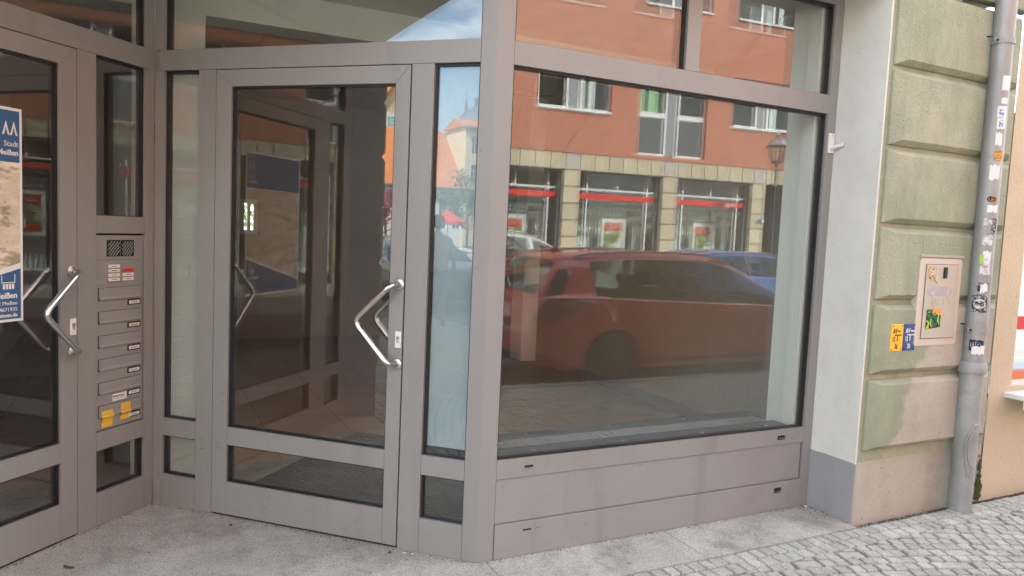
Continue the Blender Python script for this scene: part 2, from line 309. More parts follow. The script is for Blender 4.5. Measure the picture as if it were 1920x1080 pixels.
# field: rows that swing away from the wall (arcs about a centre far to the left)
CX, CY = 0.2, -6.6
r = .5
Rmax = 13
r = .5
while r < 12.5:
    h = random.uniform(.066, .076); rm = r + h / 2
    th = 0; n = max(6, int(2 * math.pi * rm / .076)); ph = random.random()
    for k in range(n):
        t = 2 * math.pi * (k + ph + random.uniform(-.12, .12)) / n
        px_, py_ = CX + rm * math.cos(t), CY + rm * math.sin(t)
        if -9 < px_ < 8.5 and YK + .05 < py_ < ylim + .06:
            wd = 2 * math.pi * rm / n * random.uniform(.93, 1.0) - .007
            q = clip(quad_stone(px_, py_, wd, h - .009, t + math.pi / 2), ylim)
            if len(q) > 2 and area(q) > .0011: stones.append(q)
    r += h + .003
def cdist(p):
    x = sum(a[0] for a in p) / len(p); y = sum(a[1] for a in p) / len(p)
    d = Vector((x, y, 0)) - CAMPOS; inv = look_matrix().inverted(); q = inv @ Vector((x, y, 0))
    if q.z > -.1: return 99
    sx = q.x / -q.z * 1379 + 960; sy = 540 - q.y / -q.z * 1379
    return -q.z if (-20 < sx < 1940 and sy < 1100) else 90 + d.length
stones.sort(key=cdist)
def stone_mesh(mb, q, z):
    n = len(q); cx = sum(a[0] for a in q) / n; cy = sum(a[1] for a in q) / n
    tilt = (random.uniform(-.015, .015), random.uniform(-.015, .015))
    g = lambda a, s, dz: Vector((cx + (a[0] - cx) * s, cy + (a[1] - cy) * s, z + dz + (a[0] - cx) * tilt[0] + (a[1] - cy) * tilt[1]))
    vs = [g(a, 1, -.028) for a in q] + [g(a, .985, -.006) for a in q] + [g(a, .88, 0) for a in q]
    fs = []
    for L_ in (0, 1): fs += [(L_ * n + i, L_ * n + (i + 1) % n, (L_ + 1) * n + (i + 1) % n, (L_ + 1) * n + i) for i in range(n)]
    fs.append(tuple(2 * n + i for i in range(n))); mb.add(vs, fs)
for q in stones[:300]:
    mb = MB(); stone_mesh(mb, q, random.uniform(-.004, .001)); mb.build('cobblestone', M['cobble'], pave, smooth=True)
mb = MB()
for q in stones[300:]: stone_mesh(mb, q, random.uniform(-.004, .001))
mb.build('cobblestones', M['cobble_far'], pave, kind='stuff')
# granite entrance slabs, one object each
slab_root = struct(MB().box(world_fr, -4, 2.9, -.15, -.02, -.358, 1.9).build('entrance_paving', M['joint']))
xs = [-3.9, .05, 1.115, 2.17, 2.26]
for i, (a, b) in enumerate(zip(xs, xs[1:])):
    top = -.03 if a >= .05 else 1.9
    y1 = .05 if a >= .05 else 1.88
    if b - a < .3:
        continue
    mb = MB().box(world_fr, a + .002, b - .002 if b < 2.1 else 2.21, -.02, 0, -.36, y1); mb.build('granite_slab', M['granite'], slab_root, bevel=.002)
# dirt along wall foot
mb = MB()
for i in range(420):
    x = random.uniform(2.26, 5.2); y = -.318 - abs(random.gauss(0, .016)) - .004; s = random.uniform(.003, .009)
    mb.add([(x - s, y - s, -.021), (x + s, y - s, -.021), (x + s * .7, y + s, -.021), (x, y, -.021 + s * 1.3)], [(0, 1, 3), (1, 2, 3), (2, 0, 3)])
struct(mb.build('dirt_line', M['dirt'])); COL.objects[-1]['kind'] = 'stuff'
mb = MB().poly([(2.23, -.36, -.0205), (6, -.36, -.0205), (6, -.31, -.0205), (2.23, -.31, -.0205)]); struct(mb.build('dirt_strip', M['dirt']))
# litter
def flake(name, x, y, z, s, m, label, cat, curl=.3, asp=.5):
    mb = MB(); n = 9; pts = []
    a0 = random.uniform(0, 6)
    for i in range(n):
        t = 2 * math.pi * i / n; rr = s * random.uniform(.7, 1.15); u, v = rr * math.cos(t), rr * asp * math.sin(t)
        pts.append(Vector((x + u * math.cos(a0) - v * math.sin(a0), y + u * math.sin(a0) + v * math.cos(a0), z + .003 + curl * abs(u) * .4)))
    c = Vector((x, y, z + .003)); vs = [c] + pts + [p + Vector((0, 0, .0015)) for p in [c] + pts]
    k = n + 1
    fs = [(0, 1 + (i + 1) % n, 1 + i) for i in range(n)] + [(k, k + 1 + i, k + 1 + (i + 1) % n) for i in range(n)] + [(1 + i, 1 + (i + 1) % n, k + 1 + (i + 1) % n, k + 1 + i) for i in range(n)]
    return tag(mb.add(vs, fs).build(name, m), label, cat)
flake('dry_leaf', -1.73, .62, 0, .035, M['leaf'], 'small brown dry leaf on the granite below the left door', 'leaf', asp=.3)
flake('dry_leaf', -.35, .255, 0, .014, M['leaf'], 'tiny tan crumb of leaf beside the foot of the near door', 'leaf', asp=.6)
flake('white_chip', -.285, .225, 0, .013, M['paper'], 'larger white paint chip on the granite under the door corner', 'chip', .1)
flake('white_chip', -.25, .2, 0, .010, M['paper'], 'small white paint chip nearest the door jamb on the granite', 'chip', .1)
flake('white_litter', 2.17, -.03, 0, .018, M['paper'], 'crumpled white scrap in the corner between shop window and white pier', 'litter', 1)
flake('dry_leaf', -1.02, .86, 0, .016, M['leaf'], 'dry leaf scrap at the hinge side foot of the near door', 'leaf')
flake('dry_leaf', 2.2, -.13, 0, .012, M['leaf'], 'brown leaf crumb along the grey plinth of the white pier', 'leaf')
mb = MB()
for i in range(70):
    x = 2.21 - abs(random.gauss(0, .05)); y = random.uniform(-.2, -.005) * (1 if random.random() < .6 else .3); s = random.uniform(.002, .005)
    mb.add([(x - s, y - s, .0005), (x + s, y - s, .0005), (x + s * .7, y + s, .0005), (x, y, s)], [(0, 1, 3), (1, 2, 3), (2, 0, 3)])
struct(mb.build('corner_grit', M['dirt'])); COL.objects[-1]['kind'] = 'stuff'

mb = MB(); rnd = random.Random(9)
for (p, q, n) in (((0, 0), (2.2, 0), 150), ((0, 0), (-1.383, 1.337), 150), ((-1.383, 1.337), (-2.75, -.07), 150)):
    dx, dy = q[0] - p[0], q[1] - p[1]; ln = math.hypot(dx, dy); nx, ny = (dy / ln, -dx / ln) if dx > 0 else (-abs(dy) / ln, -abs(dx) / ln)
    if p[0] < -1: nx, ny = abs(dy) / ln, -abs(dx) / ln
    for i in range(n):
        t = rnd.random(); o_ = .006 + abs(rnd.gauss(0, .012)); x, y, s_ = p[0] + dx * t + nx * o_, p[1] + dy * t + ny * o_, rnd.uniform(.0015, .0045)
        mb.add([(x - s_, y - s_, .0005), (x + s_, y - s_, .0005), (x + s_ * .7, y + s_, .0005), (x, y, s_)], [(0, 1, 3), (1, 2, 3), (2, 0, 3)])
mb.build('frame_foot_grit', M['dirt'], kind='stuff')
# ================================================================== SHOPFRONT FRAMES
ZT1, ZT2, ZTOP, ZG = 2.4685, 2.3604, 2.985, 3.04
DT = .07
def pane(name, fr, u0, u1, z0, z1, parent, m, m2=None, d=.03, d2=.05, rim=.012, tilt=0.0035):
    o = MB().poly([fr(u0, d, z0), fr(u1, d, z0), fr(u1, d, z1), fr(u0, d, z1)]).build(name, m, parent, recalc=False)
    if m2:
        MB().poly([fr(u0, d2, z0), fr(u1, d2 + tilt, z0), fr(u1, d2 + tilt * 1.6, z1), fr(u0, d2 + tilt * .6, z1)]).build(name, m2, parent, recalc=False)
    g = MB()
    for (a, b, c, e) in ((u0, u1, z0, z0 + rim * .45), (u0, u1, z1 - rim, z1), (u0, u0 + rim, z0 + rim * .45, z1 - rim), (u1 - rim, u1, z0 + rim * .45, z1 - rim)):
        g.box(fr, a, b, c, e, d - .012, d + .03)
    g.build('gasket', M['gasket'], parent)
    return o
def member(name, fr, u0, u1, z0, z1, parent, m=None, d0=0, d1=DT, bevel=.0018):
    return box1(name, fr, u0, u1, z0, z1, d0, d1, m or M['frame'], parent, bevel)

# --- shop window (W)
SW = thing('shop_window', 'large taupe framed shop window mirroring the red building and the red car', 'shop window', (1.1, 0, 0))
wl, wr, wo, m1, m2_ = .0877, 2.1466, 2.2156, 1.0773, 1.167
member('jamb', FW, wr, wo - .001, .0, ZG, SW)
member('transom', FW, wl + .001, wr - .001, ZT2, ZT1, SW)
member('head_rail', FW, wl + .001, wr - .001, ZTOP, ZG, SW)
member('mullion', FW, m1, m2_, ZT1 + .001, ZTOP - .001, SW)
member('sill_rail', FW, wl + .001, wr - .001, .4001, .4926, SW)
box1('apron_panel', FW, wl + .003, wr - .014, .178, .398, .006, DT, M['frame2'], SW, .001)
box1('base_panel', FW, wl + .003, wr - .001, 0.002, .174, -.004, DT, M['frame2'], SW, .0018)
box1('panel_shadow_gap', FW, wr - .013, wr - .002, .178, .398, .03, DT, M['gap'], SW)
pane('glass_pane', FW, wl, wr, .4926, ZT2, SW, M['glass'], M['glass2'])
pane('glass_pane', FW, wl, m1, ZT1, ZTOP, SW, M['glass'], M['glass2'], tilt=.007)
pane('glass_pane', FW, m2_, wr, ZT1, ZTOP, SW, M['glass'], M['glass2'], tilt=.006)
for (u, z, ww, hh) in ((.262, .452, .045, .008), (1.957, .445, .052, .022), (.267, .132, .045, .007), (1.955, .125, .052, .03)):
    box1('drain_slot', FW, u - ww / 2, u + ww / 2, z - hh / 2, z + hh / 2, -.0065, .001, M['gap'], SW)
    if hh > .01: box1('slot_cover', FW, u - ww / 2 + .004, u + ww / 2 - .004, z - hh / 2 + .008, z - hh / 2 + .011, -.009, -.006, M['steel2'], SW)
# small screws / pin holes on the corner post
# --- corner post: one folded profile between the two planes
PO = thing('corner_post', 'tall taupe corner post between the near door and the shop window', 'post', (0, 0, 0))
pts = [FA(.0784, 0, 0), Vector((0, 0, 0)), FW(.0877, 0, 0), FW(.0877, DT, 0), FA(.0784, DT, 0)]
MB().prism([Vector((p.x, p.y, .001)) for p in pts], (0, 0, ZG - .001)).build('post_profile', M['frame'], PO, bevel=.003)
for z in (.86, 1.42, 1.96): MB().tube([FA(.06, -.0015, z), FA(.06, .002, z)], .0022, 8).build('screw', M['gap'], PO)

# --- screen A: fixed frame round the near door
SA = thing('door_surround', 'taupe fixed frame with narrow sidelights round the near glass door', 'door frame', tuple(FA(1, 0, 0)))
asl, adr, adl, as2r, as2l = .3071, .4238, 1.5301, 1.6393, 1.8632
member('transom', FA, .0794, AL - .03, ZT2 + .002, ZT1, SA)
member('head_rail', FA, .0794, AL - .03, ZTOP, ZG, SA)
member('jamb', FA, asl, adr - .003, 0.001, ZT2 + .001, SA)
member('jamb', FA, adl + .003, as2r, 0.001, ZT2 + .001, SA)
member('corner_jamb', FA, as2l, AL - .001, 0.001, ZT2 + .001, SA)
member('corner_jamb', FA, as2l, AL - .001, ZT1 + .001, ZTOP - .001, SA)
for (a, b) in ((.0794, asl - .001), (as2r + .001, as2l - .001)):
    member('sidelight_rail', FA, a, b, .3935, .4901, SA); member('base_rail', FA, a, b, 0.001, .1734, SA)
pane('glass_pane', FA, .0784, asl, .4901, ZT2, SA, M['glass'], rim=.009)
pane('glass_pane', FA, .0784, asl, .1734, .3935, SA, M['doorglass'], rim=.009)
pane('glass_pane', FA, as2r, as2l, .4901, ZT2, SA, M['glass'], rim=.009)
pane('glass_pane', FA, as2r, as2l, .1734, .3935, SA, M['doorglass'], rim=.009)
pane('glass_pane', FA, .0784, as2l, ZT1, ZTOP, SA, M['glass'], M['glass2'], rim=.009)
box1('frosted_film', FA, .081, asl - .012, .53, ZT2 - .01, .045, .047, M['film'], SA)
box1('frosted_film', FA, as2r + .004, as2l - .004, .175, ZT2 - .01, .056, .058, M['film2'], SA)

# --- near door leaf
def door_leaf(fr, u0, u1, name, label, hu, glass_m, g0, g1, flip=1, inner=True):
    """u0 lock side, u1 hinge side"""
    t = thing(name, label, 'door', tuple(fr((u0 + u1) / 2, 0, 0)))
    lo, hi = min(u0, u1) + .003, max(u0, u1) - .003; D0 = -.004
    zb, zt = .014, 2.3575
    za, zbb, z1, z2 = 2.2723, .4905, .3947, .1913
    def st(a, b, c, e, nm): member(nm, fr, a, b, c, e, t, d0=D0, d1=.064, bevel=.0022)
    # mitred top corners: stiles and head cut at 45 degrees
    def prism(pl, nm): MB().prism([fr(u, D0, z) for u, z in pl], (fr(0, .064 - D0, 0) - fr(0, 0, 0))).build(nm, M['frame'], t, bevel=.0016)
    prism([(lo, zb), (g0, zb), (g0, za), (lo, zt)], 'stile')
    prism([(g1, zb), (hi, zb), (hi, zt), (g1, za)], 'stile')
    prism([(lo + .001, zt), (g0 + .0005, za), (g1 - .0005, za), (hi - .001, zt)], 'head_rail')
    st(g0 + .001, g1 - .001, z1, zbb, 'mid_rail'); st(g0 + .001, g1 - .001, zb, z2, 'bottom_rail')
    pane('glass_pane', fr, g0, g1, zbb, za, t, glass_m, None, d=.022, rim=.009)
    pane('glass_pane', fr, g0, g1, z2, z1, t, glass_m, None, d=.022, rim=.009)
    box1('threshold_brush', fr, lo, hi, .001, .0135, .01, .05, M['gap'], t)
    # angled tubular pull handle
    h = thing_part('pull_handle', t); sgn = 1
    ztp, zbt, zm = 1.316, .926, 1.128
    um = hu + .205; dd = -.072; rad = .0145
    path = []
    P0 = (hu, D0, ztp); P1 = (hu + .018, dd, ztp - .004); P2 = (um, dd - .002, zm); P3 = (hu + .018, dd, zbt + .004); P4 = (hu, D0, zbt)
    def smooth_path(P, rr):
        V = [fr(*p[:1], p[1], p[2]) for p in P]; out = [V[0]]
        for i in range(1, len(V) - 1):
            a = (V[i - 1] - V[i]); b = (V[i + 1] - V[i]); s = min(rr[i - 1], a.length * .45, b.length * .45)
            p, q = V[i] + a.normalized() * s, V[i] + b.normalized() * s
            for k in range(9):
                tt = k / 8; out.append(p * (1 - tt) ** 2 + V[i] * 2 * tt * (1 - tt) + q * tt ** 2)
        out.append(V[-1]); return out
    MB().tube(smooth_path([P0, P1, P2, P3, P4], [.045, .045, .045]), rad, 20).build('handle_bar', M['steel'], h, smooth=True)
    for z in (ztp, zbt):
        MB().tube([fr(hu, D0 - .0001, z), fr(hu, D0 - .007, z), fr(hu, D0 - .009, z)], [.026, .026, .023], 24).build('handle_rose', M['steel2'], h, smooth=True)
    # inside handle seen through the glass
    if inner:
        P = [(hu, .064, ztp), (hu + .018, .125, ztp - .004), (um, .125, zm), (hu + .018, .125, zbt + .004), (hu, .064, zbt)]
        MB().tube(smooth_path(P, [.045] * 3), rad, 14).build('inner_handle', M['steel2'], t, smooth=True)
    lp = box1('lock_plate', fr, hu - .019, hu + .014, 1.006, 1.087, D0 - .008, D0, M['white'], t, .004)
    kx, kz = hu - .003, 1.056
    MB().tube([fr(kx, D0 - .0082, kz), fr(kx, D0 - .011, kz)], .009, 18).build('lock_cylinder', M['steel2'], lp, smooth=True)
    MB().box(fr, kx - .0055, kx + .0055, kz - .024, kz - .008, D0 - .0105, D0 - .0082).build('lock_cylinder', M['steel2'], lp, bevel=.002)
    MB().box(fr, kx - .0012, kx + .0012, kz - .006, kz + .006, D0 - .0115, D0 - .0108).build('keyhole', M['gap'], lp)
    return t
def thing_part(name, parent):
    o = bpy.data.objects.new(name, None); COL.objects.link(o); o.parent = parent; o.empty_display_size = .05; return o
DA = door_leaf(FA, adr, adl, 'glass_door', 'near glass entrance door in a taupe frame with a bent steel pull handle', .448, M['doorglass'], .5023, 1.4351)
DBo = door_leaf(FB, .484, 1.59, 'glass_door', 'left glass door carrying the blue and white town poster', .515, M['doorglass'], .578, 1.491)

# scuffs left by bags and shoes on the near door and its jamb
rs = random.Random(21)
for par, fr_, us, zs, n in ((DA, FA, (1.44, 1.52), (.35, .75), 7), (DA, FA, (.55, 1.35), (.05, .17), 6), (SA, FA, (1.54, 1.63), (.2, .6), 4), (SW, FW, (.2, 2.0), (.02, .16), 5), (SW, FW, (.2, 2.0), (.2, .38), 3)):
    for i in range(n):
        u, z, l_, a_ = rs.uniform(*us), rs.uniform(*zs), rs.uniform(.006, .026), rs.uniform(-1, 1); d_ = -.0052 if par is not SW else (-.0052 if z < .17 else .0048)
        MB().prism([fr_(u, d_, z), fr_(u + l_ * math.cos(a_), d_, z + l_ * math.sin(a_)), fr_(u + l_ * math.cos(a_), d_, z + l_ * math.sin(a_) + .0016), fr_(u, d_, z + .0022)], fr_(0, .0006, 0) - fr_(0, 0, 0)).build('scuff_mark', M['scuff'], par)
# --- screen B: letter box side
SB = thing('door_surround', 'taupe fixed frame holding the letter boxes beside the left door', 'door frame', tuple(FB(.3, 0, 0)))
bgr, bgl, bdr = .0599, .372, .4838
member('transom', FB, .001, 1.95, ZT2 + .002, ZT1, SB)
member('head_rail', FB, .001, 1.95, ZTOP, ZG, SB)
member('corner_jamb', FB, .0715 - .07, bgr, .001, ZT2 + .001, SB)
member('corner_jamb', FB, .0715 - .07, bgr, ZT1 + .001, ZTOP - .001, SB)
member('jamb', FB, bgl, bdr - .003, .001, ZT2 + .001, SB)
member('mid_rail', FB, bgr + .001, bgl - .001, 1.496, 1.5835, SB)
member('lower_rail', FB, bgr + .001, bgl - .001, .3935, .4885, SB)
member('base_rail', FB, bgr + .001, bgl - .001, .001, .1734, SB)
member('jamb', FB, 1.593, 1.70, .001, ZT2 + .001, SB)
member('end_jamb', FB, 1.91, 2.02, .001, ZG, SB)
member('sidelight_rail', FB, 1.701, 1.909, .3935, .4901, SB); member('base_rail', FB, 1.701, 1.909, .001, .1734, SB)
pane('glass_pane', FB, bgr, bgl, 1.5835, ZT2, SB, M['doorglass'], M['glass2'], rim=.008)
pane('glass_pane', FB, bgr, bgl, .1734, .3935, SB, M['doorglass'], rim=.008)
pane('glass_pane', FB, bgr, 1.93, ZT1, ZTOP, SB, M['doorglass'], M['glass2'], rim=.008)
pane('glass_pane', FB, 1.70, 1.91, .4901, ZT2, SB, M['doorglass'], rim=.008)
pane('glass_pane', FB, 1.70, 1.91, .1734, .3935, SB, M['doorglass'], rim=.008)

# --- letter boxes and intercom
LB = thing('letterbox_unit', 'taupe letter box column with six flaps and a bell panel between the doors', 'letter boxes', tuple(FB(.21, 0, .49)))
box1('backing', FB, bgr, bgl, .49, 1.495, .022, .06, M['gap'], LB)
zz = [1.492, 1.365 - .045 + .04, 1.232]
box1('speaker_plate', FB, .066, .368, 1.362, 1.486, .012, .03, M['frame2'], LB, .001)
box1('bell_plate', FB, .066, .368, 1.2335, 1.3605, .012, .03, M['frame2'], LB, .001)
for u0, u1 in ((.127, .211), (.215, .299)):
    g = box1('speaker_grille', FB, u0, u1, 1.378, 1.462, .0095, .0125, M['gap'], LB, .001)
    mb = MB()
    for k in range(-3, 5):
        a = (u0 + .01 + k * .018, 1.384); b = (a[0] - .0 + .05, 1.456)
        # diagonal louvre clipped to the square
        p0 = max(u0 + .006, a[0] - .0); 
        pts = [(u0 + .006 + .0, 0)]
        x0, z0_, x1, z1_ = a[0] - .03, 1.384, a[0] + .035, 1.456
        lo, hi = u0 + .008, u1 - .008
        sl = (z1_ - z0_) / (x1 - x0)
        if x0 < lo: z0_ += (lo - x0) * sl; x0 = lo
        if x1 > hi: z1_ -= (x1 - hi) * sl; x1 = hi
        if x1 - x0 < .008: continue
        # viewer sees u reversed
        mb.prism([FB(u0 + u1 - x0, .0095, z0_), FB(u0 + u1 - x1, .0095, z1_), FB(u0 + u1 - x1, .0095, z1_ - .006), FB(u0 + u1 - x0, .0095, z0_ - .006)], FB(0, -.003, 0) - FB(0, 0, 0))
    mb.build('grille_slats', M['frame'], g)
XD = -Bd                                    # reading direction on screen B
bell_cols = [(.219, .297), (.129, .207)]
names = [['paper', 'paper2', 'paper', 'paper'], ['frame2', 'redprint', 'paper', 'paper']]
for ci, (u0, u1) in enumerate(bell_cols):
    pl = box1('bell_panel', FB, u0, u1, 1.246, 1.342, .008, .0122, M['steel2'] if 0 else M['frame'], LB, .001)
    for k in range(4):
        z1_ = 1.338 - k * .0225
        if names[ci][k] == 'frame2': continue
        b = box1('bell_button', FB, u0 + .004, u1 - .004, z1_ - .018, z1_ - .002, .004, .008, M[names[ci][k]], pl, .0008)
        box1('lettering', FB, u0 + .022, u1 - .022, z1_ - .011, z1_ - .0085, .0034, .004, M['black'], pl)
ZB = [1.219, 1.099, .977, .857, .737, .617]
for i, z in enumerate(ZB):
    zb_ = z - .110 if i < 5 else .492
    bx = box1('letter_box', FB, .066, .368, zb_ + .0012, z + .0135, .012, .03, M['frame2'], LB, .0008)
    box1('flap_shadow', FB, .083, .351, z - .062, z + .0015, .0108, .0125, M['gap'], bx)
    mb = MB().prism([FB(.0855, .0105, z), FB(.0855, .0105, z - .056), FB(.0855, .001, z - .060), FB(.0855, -.0005, z - .056), FB(.0855, .0055, z - .044), FB(.0855, .0065, z)], FB(.263, 0, 0) - FB(0, 0, 0))
    mb.build('letter_flap', M['frame2'], bx, bevel=.0006)
    np_ = box1('name_plate', FB, .082, .166, z - .098, z - .068, .0085, .0122, M['steel2'] if 0 else M['gap'], bx, .0006)
    box1('name_card', FB, .089, .159, z - .092, z - .075, .0075, .0086, M['paper2'] if i in (1,) else M['paper'], bx)
    box1('lettering', FB, .104, .146, z - .0855, z - .0825, .007, .0075, M['black'], bx)
# paper stickers and tape (stuck on: parts of the unit)
s = box1('paper_label', FB, .171, .262, .628, .664, .0108, .0118, M['paper'], LB)
text('Bitte keine Werbung', .0125, FB(.259, .0106, .647), XD, UP, M['black'], LB, sx=.66, bold=.0002)
box1('lettering', FB, .180, .255, .637, .639, .0104, .0108, M['black'], LB)
for (u0, u1, z0, z1_) in ((.265, .334, .503, .590), (.152, .214, .520, .607)):
    mb = MB(); zm = .562
    prof = [(z1_, .0045), (zm + .006, .0042), (zm - .004, -.0045), (zm - .014, .0035), (z0 + .02, .009), (z0, .008)]
    for a, b in zip(prof, prof[1:]):
        mb.prism([FB(u0, a[1], a[0]), FB(u1, a[1], a[0]), FB(u1 + .002, b[1], b[0]), FB(u0 - .001, b[1], b[0])], FB(0, -.0008, 0) - FB(0, 0, 0))
    mb.build('yellow_tape', M['tape'], LB)
box1('lettering', FB, .09, .148, .541, .546, .0068, .0075, M['black'], LB)

# --- poster on left door
PF = FB
M['posterblue'] = flat('poster_blue_print', (.03, .10, .22)); po = thing('poster', 'blue and white town poster with a white crown mark inside the left door glass', 'poster', tuple(FB(1.05, .02, 1.5)))
def pq(name, pl, d, m): return MB().prism([PF(u, d, z) for u, z in pl], PF(0, .0008, 0) - PF(0, 0, 0)).build(name, m, po)
M['posterphoto'] = mat('poster_photo_of_stone_steps', (.62, .55, .43), .5, var=.25, scale=9, c2=(.35, .29, .2), c2scale=7, c2lo=.5, c2hi=.56, stretch=(1, 1, 2.5))
pw0, pw1 = .746, 1.34
pq('poster_sheet', [(pw0, 1.10), (pw1, 1.10), (pw1, 2.035), (pw0, 2.035)], .0195, M['paper'])
pq('poster_header', [(pw0 + .012, 1.80), (pw1 - .012, 1.80), (pw1 - .012, 2.022), (pw0 + .012, 2.022)], .0185, M['posterblue'])
pq('poster_picture', [(pw0 + .012, 1.36), (pw1 - .012, 1.20), (pw1 - .012, 1.798), (pw0 + .012, 1.798)], .0185, M['posterphoto'])
pq('poster_footer', [(pw0 + .012, 1.112), (pw1 - .012, 1.112), (pw1 - .012, 1.18), (pw0 + .012, 1.335)], .0175, M['posterblue'])
def tri(u, z, w_, h): return [(u + w_ / 2, z), (u + w_ * .30, z + h * .35), (u, z + h), (u - w_ * .30, z + h * .35), (u - w_ / 2, z), (u - w_ * .22, z + .004), (u, z + h * .62), (u + w_ * .22, z + .004)]
for du in (-.018, .018): pq('crown_mark', tri(.803 + du, 1.915, .036, .062), .0168, M['paper'])
text('Stadt', .034, PF(.765, .0168, 1.868), XD, UP, M['paper'], po, align='RIGHT', sx=.95)
text('Meißen', .034, PF(.765, .0168, 1.83), XD, UP, M['paper'], po, align='RIGHT', sx=.95, bold=.0006)
text('Meißen', .036, PF(.775, .0165, 1.205), XD, UP, M['paper'], po, align='RIGHT', bold=.0008)
text('2 Meißen', .024, PF(.775, .0165, 1.175), XD, UP, M['paper'], po, align='RIGHT')
text('4671935', .024, PF(.775, .0165, 1.147), XD, UP, M['paper'], po, align='RIGHT')
text('meissen.de', .024, PF(.775, .0165, 1.122), XD, UP, M['paper'], po, align='RIGHT', bold=.0004)
for k in range(4): pq('tower_mark', [(.79 + k * .014, 1.245), (.80 + k * .014, 1.245), (.80 + k * .014, 1.268), (.79 + k * .014, 1.268)], .0163, M['paper'])
pq('tower_mark', [(.785, 1.272), (.848, 1.272), (.848, 1.276), (.785, 1.276)], .0163, M['paper']); pq('tower_mark', [(.785, 1.276), (.788, 1.276), (.788, 1.31), (.785, 1.31)], .0163, M['paper']); pq('tower_mark', [(.845, 1.276), (.848, 1.276), (.848, 1.305), (.845, 1.305)], .0163, M['paper'])

# --- wall bracket
wb = thing('wall_bracket', 'small white bracket plate with a tube stub beside the window top', 'bracket', (2.19, -.004, 2.19))
box1('bracket_plate', FW, 2.160, 2.205, 2.135, 2.25, -.009, -.0005, M['white'], wb, .002)
MB().tube([(2.184, -.009, 2.165), (2.21, -.075, 2.185)], .0125, 16).build('tube_stub', M['white'], wb, smooth=True)
MB().tube([(2.2098, -.0742, 2.1848), (2.2102, -.0755, 2.1852)], .008, 16).build('tube_bore', M['ghost'], wb)
for z in (2.15, 2.235):
    MB().tube([(2.182, -.011, z), (2.182, -.009, z)], .004, 10).build('screw', M['steel2'], wb)

# ================================================================== OWN BUILDING
YF = -.3125; XJ = 2.2166; XE = 3.42
BL = thing('corner_building', 'pale green rusticated corner building that holds the shopfront', 'building', (2.8, 1, 0))
# reveal + wall mass right of the window: plinth and upper
# white paint above grey paint, the brushed border a little uneven
M['reveal'] = mat('white_over_grey_reveal_paint', (.66, .66, .60), .9, var=.08, scale=3, bump=.8, bscale=60, c2=(.3, .3, .295)); N, L = nodes(M['reveal']); mxn = [n for n in N if n.type == 'MIX'][0]; tc = [n for n in N if n.type == 'TEX_COORD'][0]
sx = N.new('ShaderNodeSeparateXYZ'); L.new(tc.outputs['Object'], sx.inputs[0]); nz = N.new('ShaderNodeTexNoise'); nz.inputs['Scale'].default_value = 14; nz.inputs['Detail'].default_value = 6; L.new(tc.outputs['Object'], nz.inputs['Vector'])
m1 = N.new('ShaderNodeMath'); m1.operation = 'MULTIPLY_ADD'; m1.inputs[1].default_value = .02; L.new(nz.outputs[0], m1.inputs[0]); L.new(sx.outputs[2], m1.inputs[2])
m4 = N.new('ShaderNodeMapRange'); m4.inputs[1].default_value = .361; m4.inputs[2].default_value = .3635; m4.inputs[3].default_value = 1; m4.inputs[4].default_value = 0; L.new(m1.outputs[0], m4.inputs[0]); L.new(m4.outputs[0], mxn.inputs[0])
specks(M['reveal'], 45, .745, .45, 2.5, .5, .88); box1('white_reveal', world_fr, XJ, XJ + .012, -.02, 3.04, YF, .2, M['reveal'], BL)
box1('pier_core', world_fr, XJ + .012, XE, -.15, .36, YF + .004, .15, M['buff'], BL)
box1('pier_core', world_fr, XJ + .012, XE, .36, 3.02, YF + .001, .15, M['green'], BL)
def block(x0, x1, z0, z1, m, parent=BL, yb=YF, pr=.042, bev=.05, name='rusticated_block', side=1):
    """block with chamfered edges, front face proud by pr"""
    b = bev; y = yb - pr
    vs = [(x0, yb, z0), (x1, yb, z0), (x1, yb, z1), (x0, yb, z1), (x0 + b * 1.5, y, z0 + b * .55), (x1 - b, y, z0 + b * .55), (x1 - b, y, z1 - b * .55), (x0 + b * 1.5, y, z1 - b * .55),
          (x0, yb - .012, z0), (x1, yb - .012, z0), (x1, yb - .012, z1), (x0, yb - .012, z1)]
    fs = [(0, 1, 9, 8), (1, 2, 10, 9), (2, 3, 11, 10), (3, 0, 8, 11), (8, 9, 5, 4), (9, 10, 6, 5), (10, 11, 7, 6), (11, 8, 4, 7), (4, 5, 6, 7)]
    return MB().add([Vector(v) for v in vs], fs).build(name, m, parent, bevel=.0035)
bz = [(2.606, 3.03), (2.169, 2.578), (1.735, 2.141), (1.302, 1.708), (.872, 1.272), (.425, .838)]
for i, (z0, z1_) in enumerate(bz):
    block(2.262, 3.388, z0, z1_, M['green'] if i < 4 else M['greenbare'])
# upper facade of own building (shades the street): wall with a string course
box1('string_course', world_fr, XJ - .0, XE, 3.06, 3.16, YF - .05, YF + .02, M['green'], BL, .01)
box1('lintel', world_fr, -12, XE, 3.16, 3.9, YF + .004, .3, M['cream'], BL)
box1('soffit', world_fr, -3.0, XJ + .6, 3.0401, 3.16, YF + .004, 2.2, M['cream'], BL)
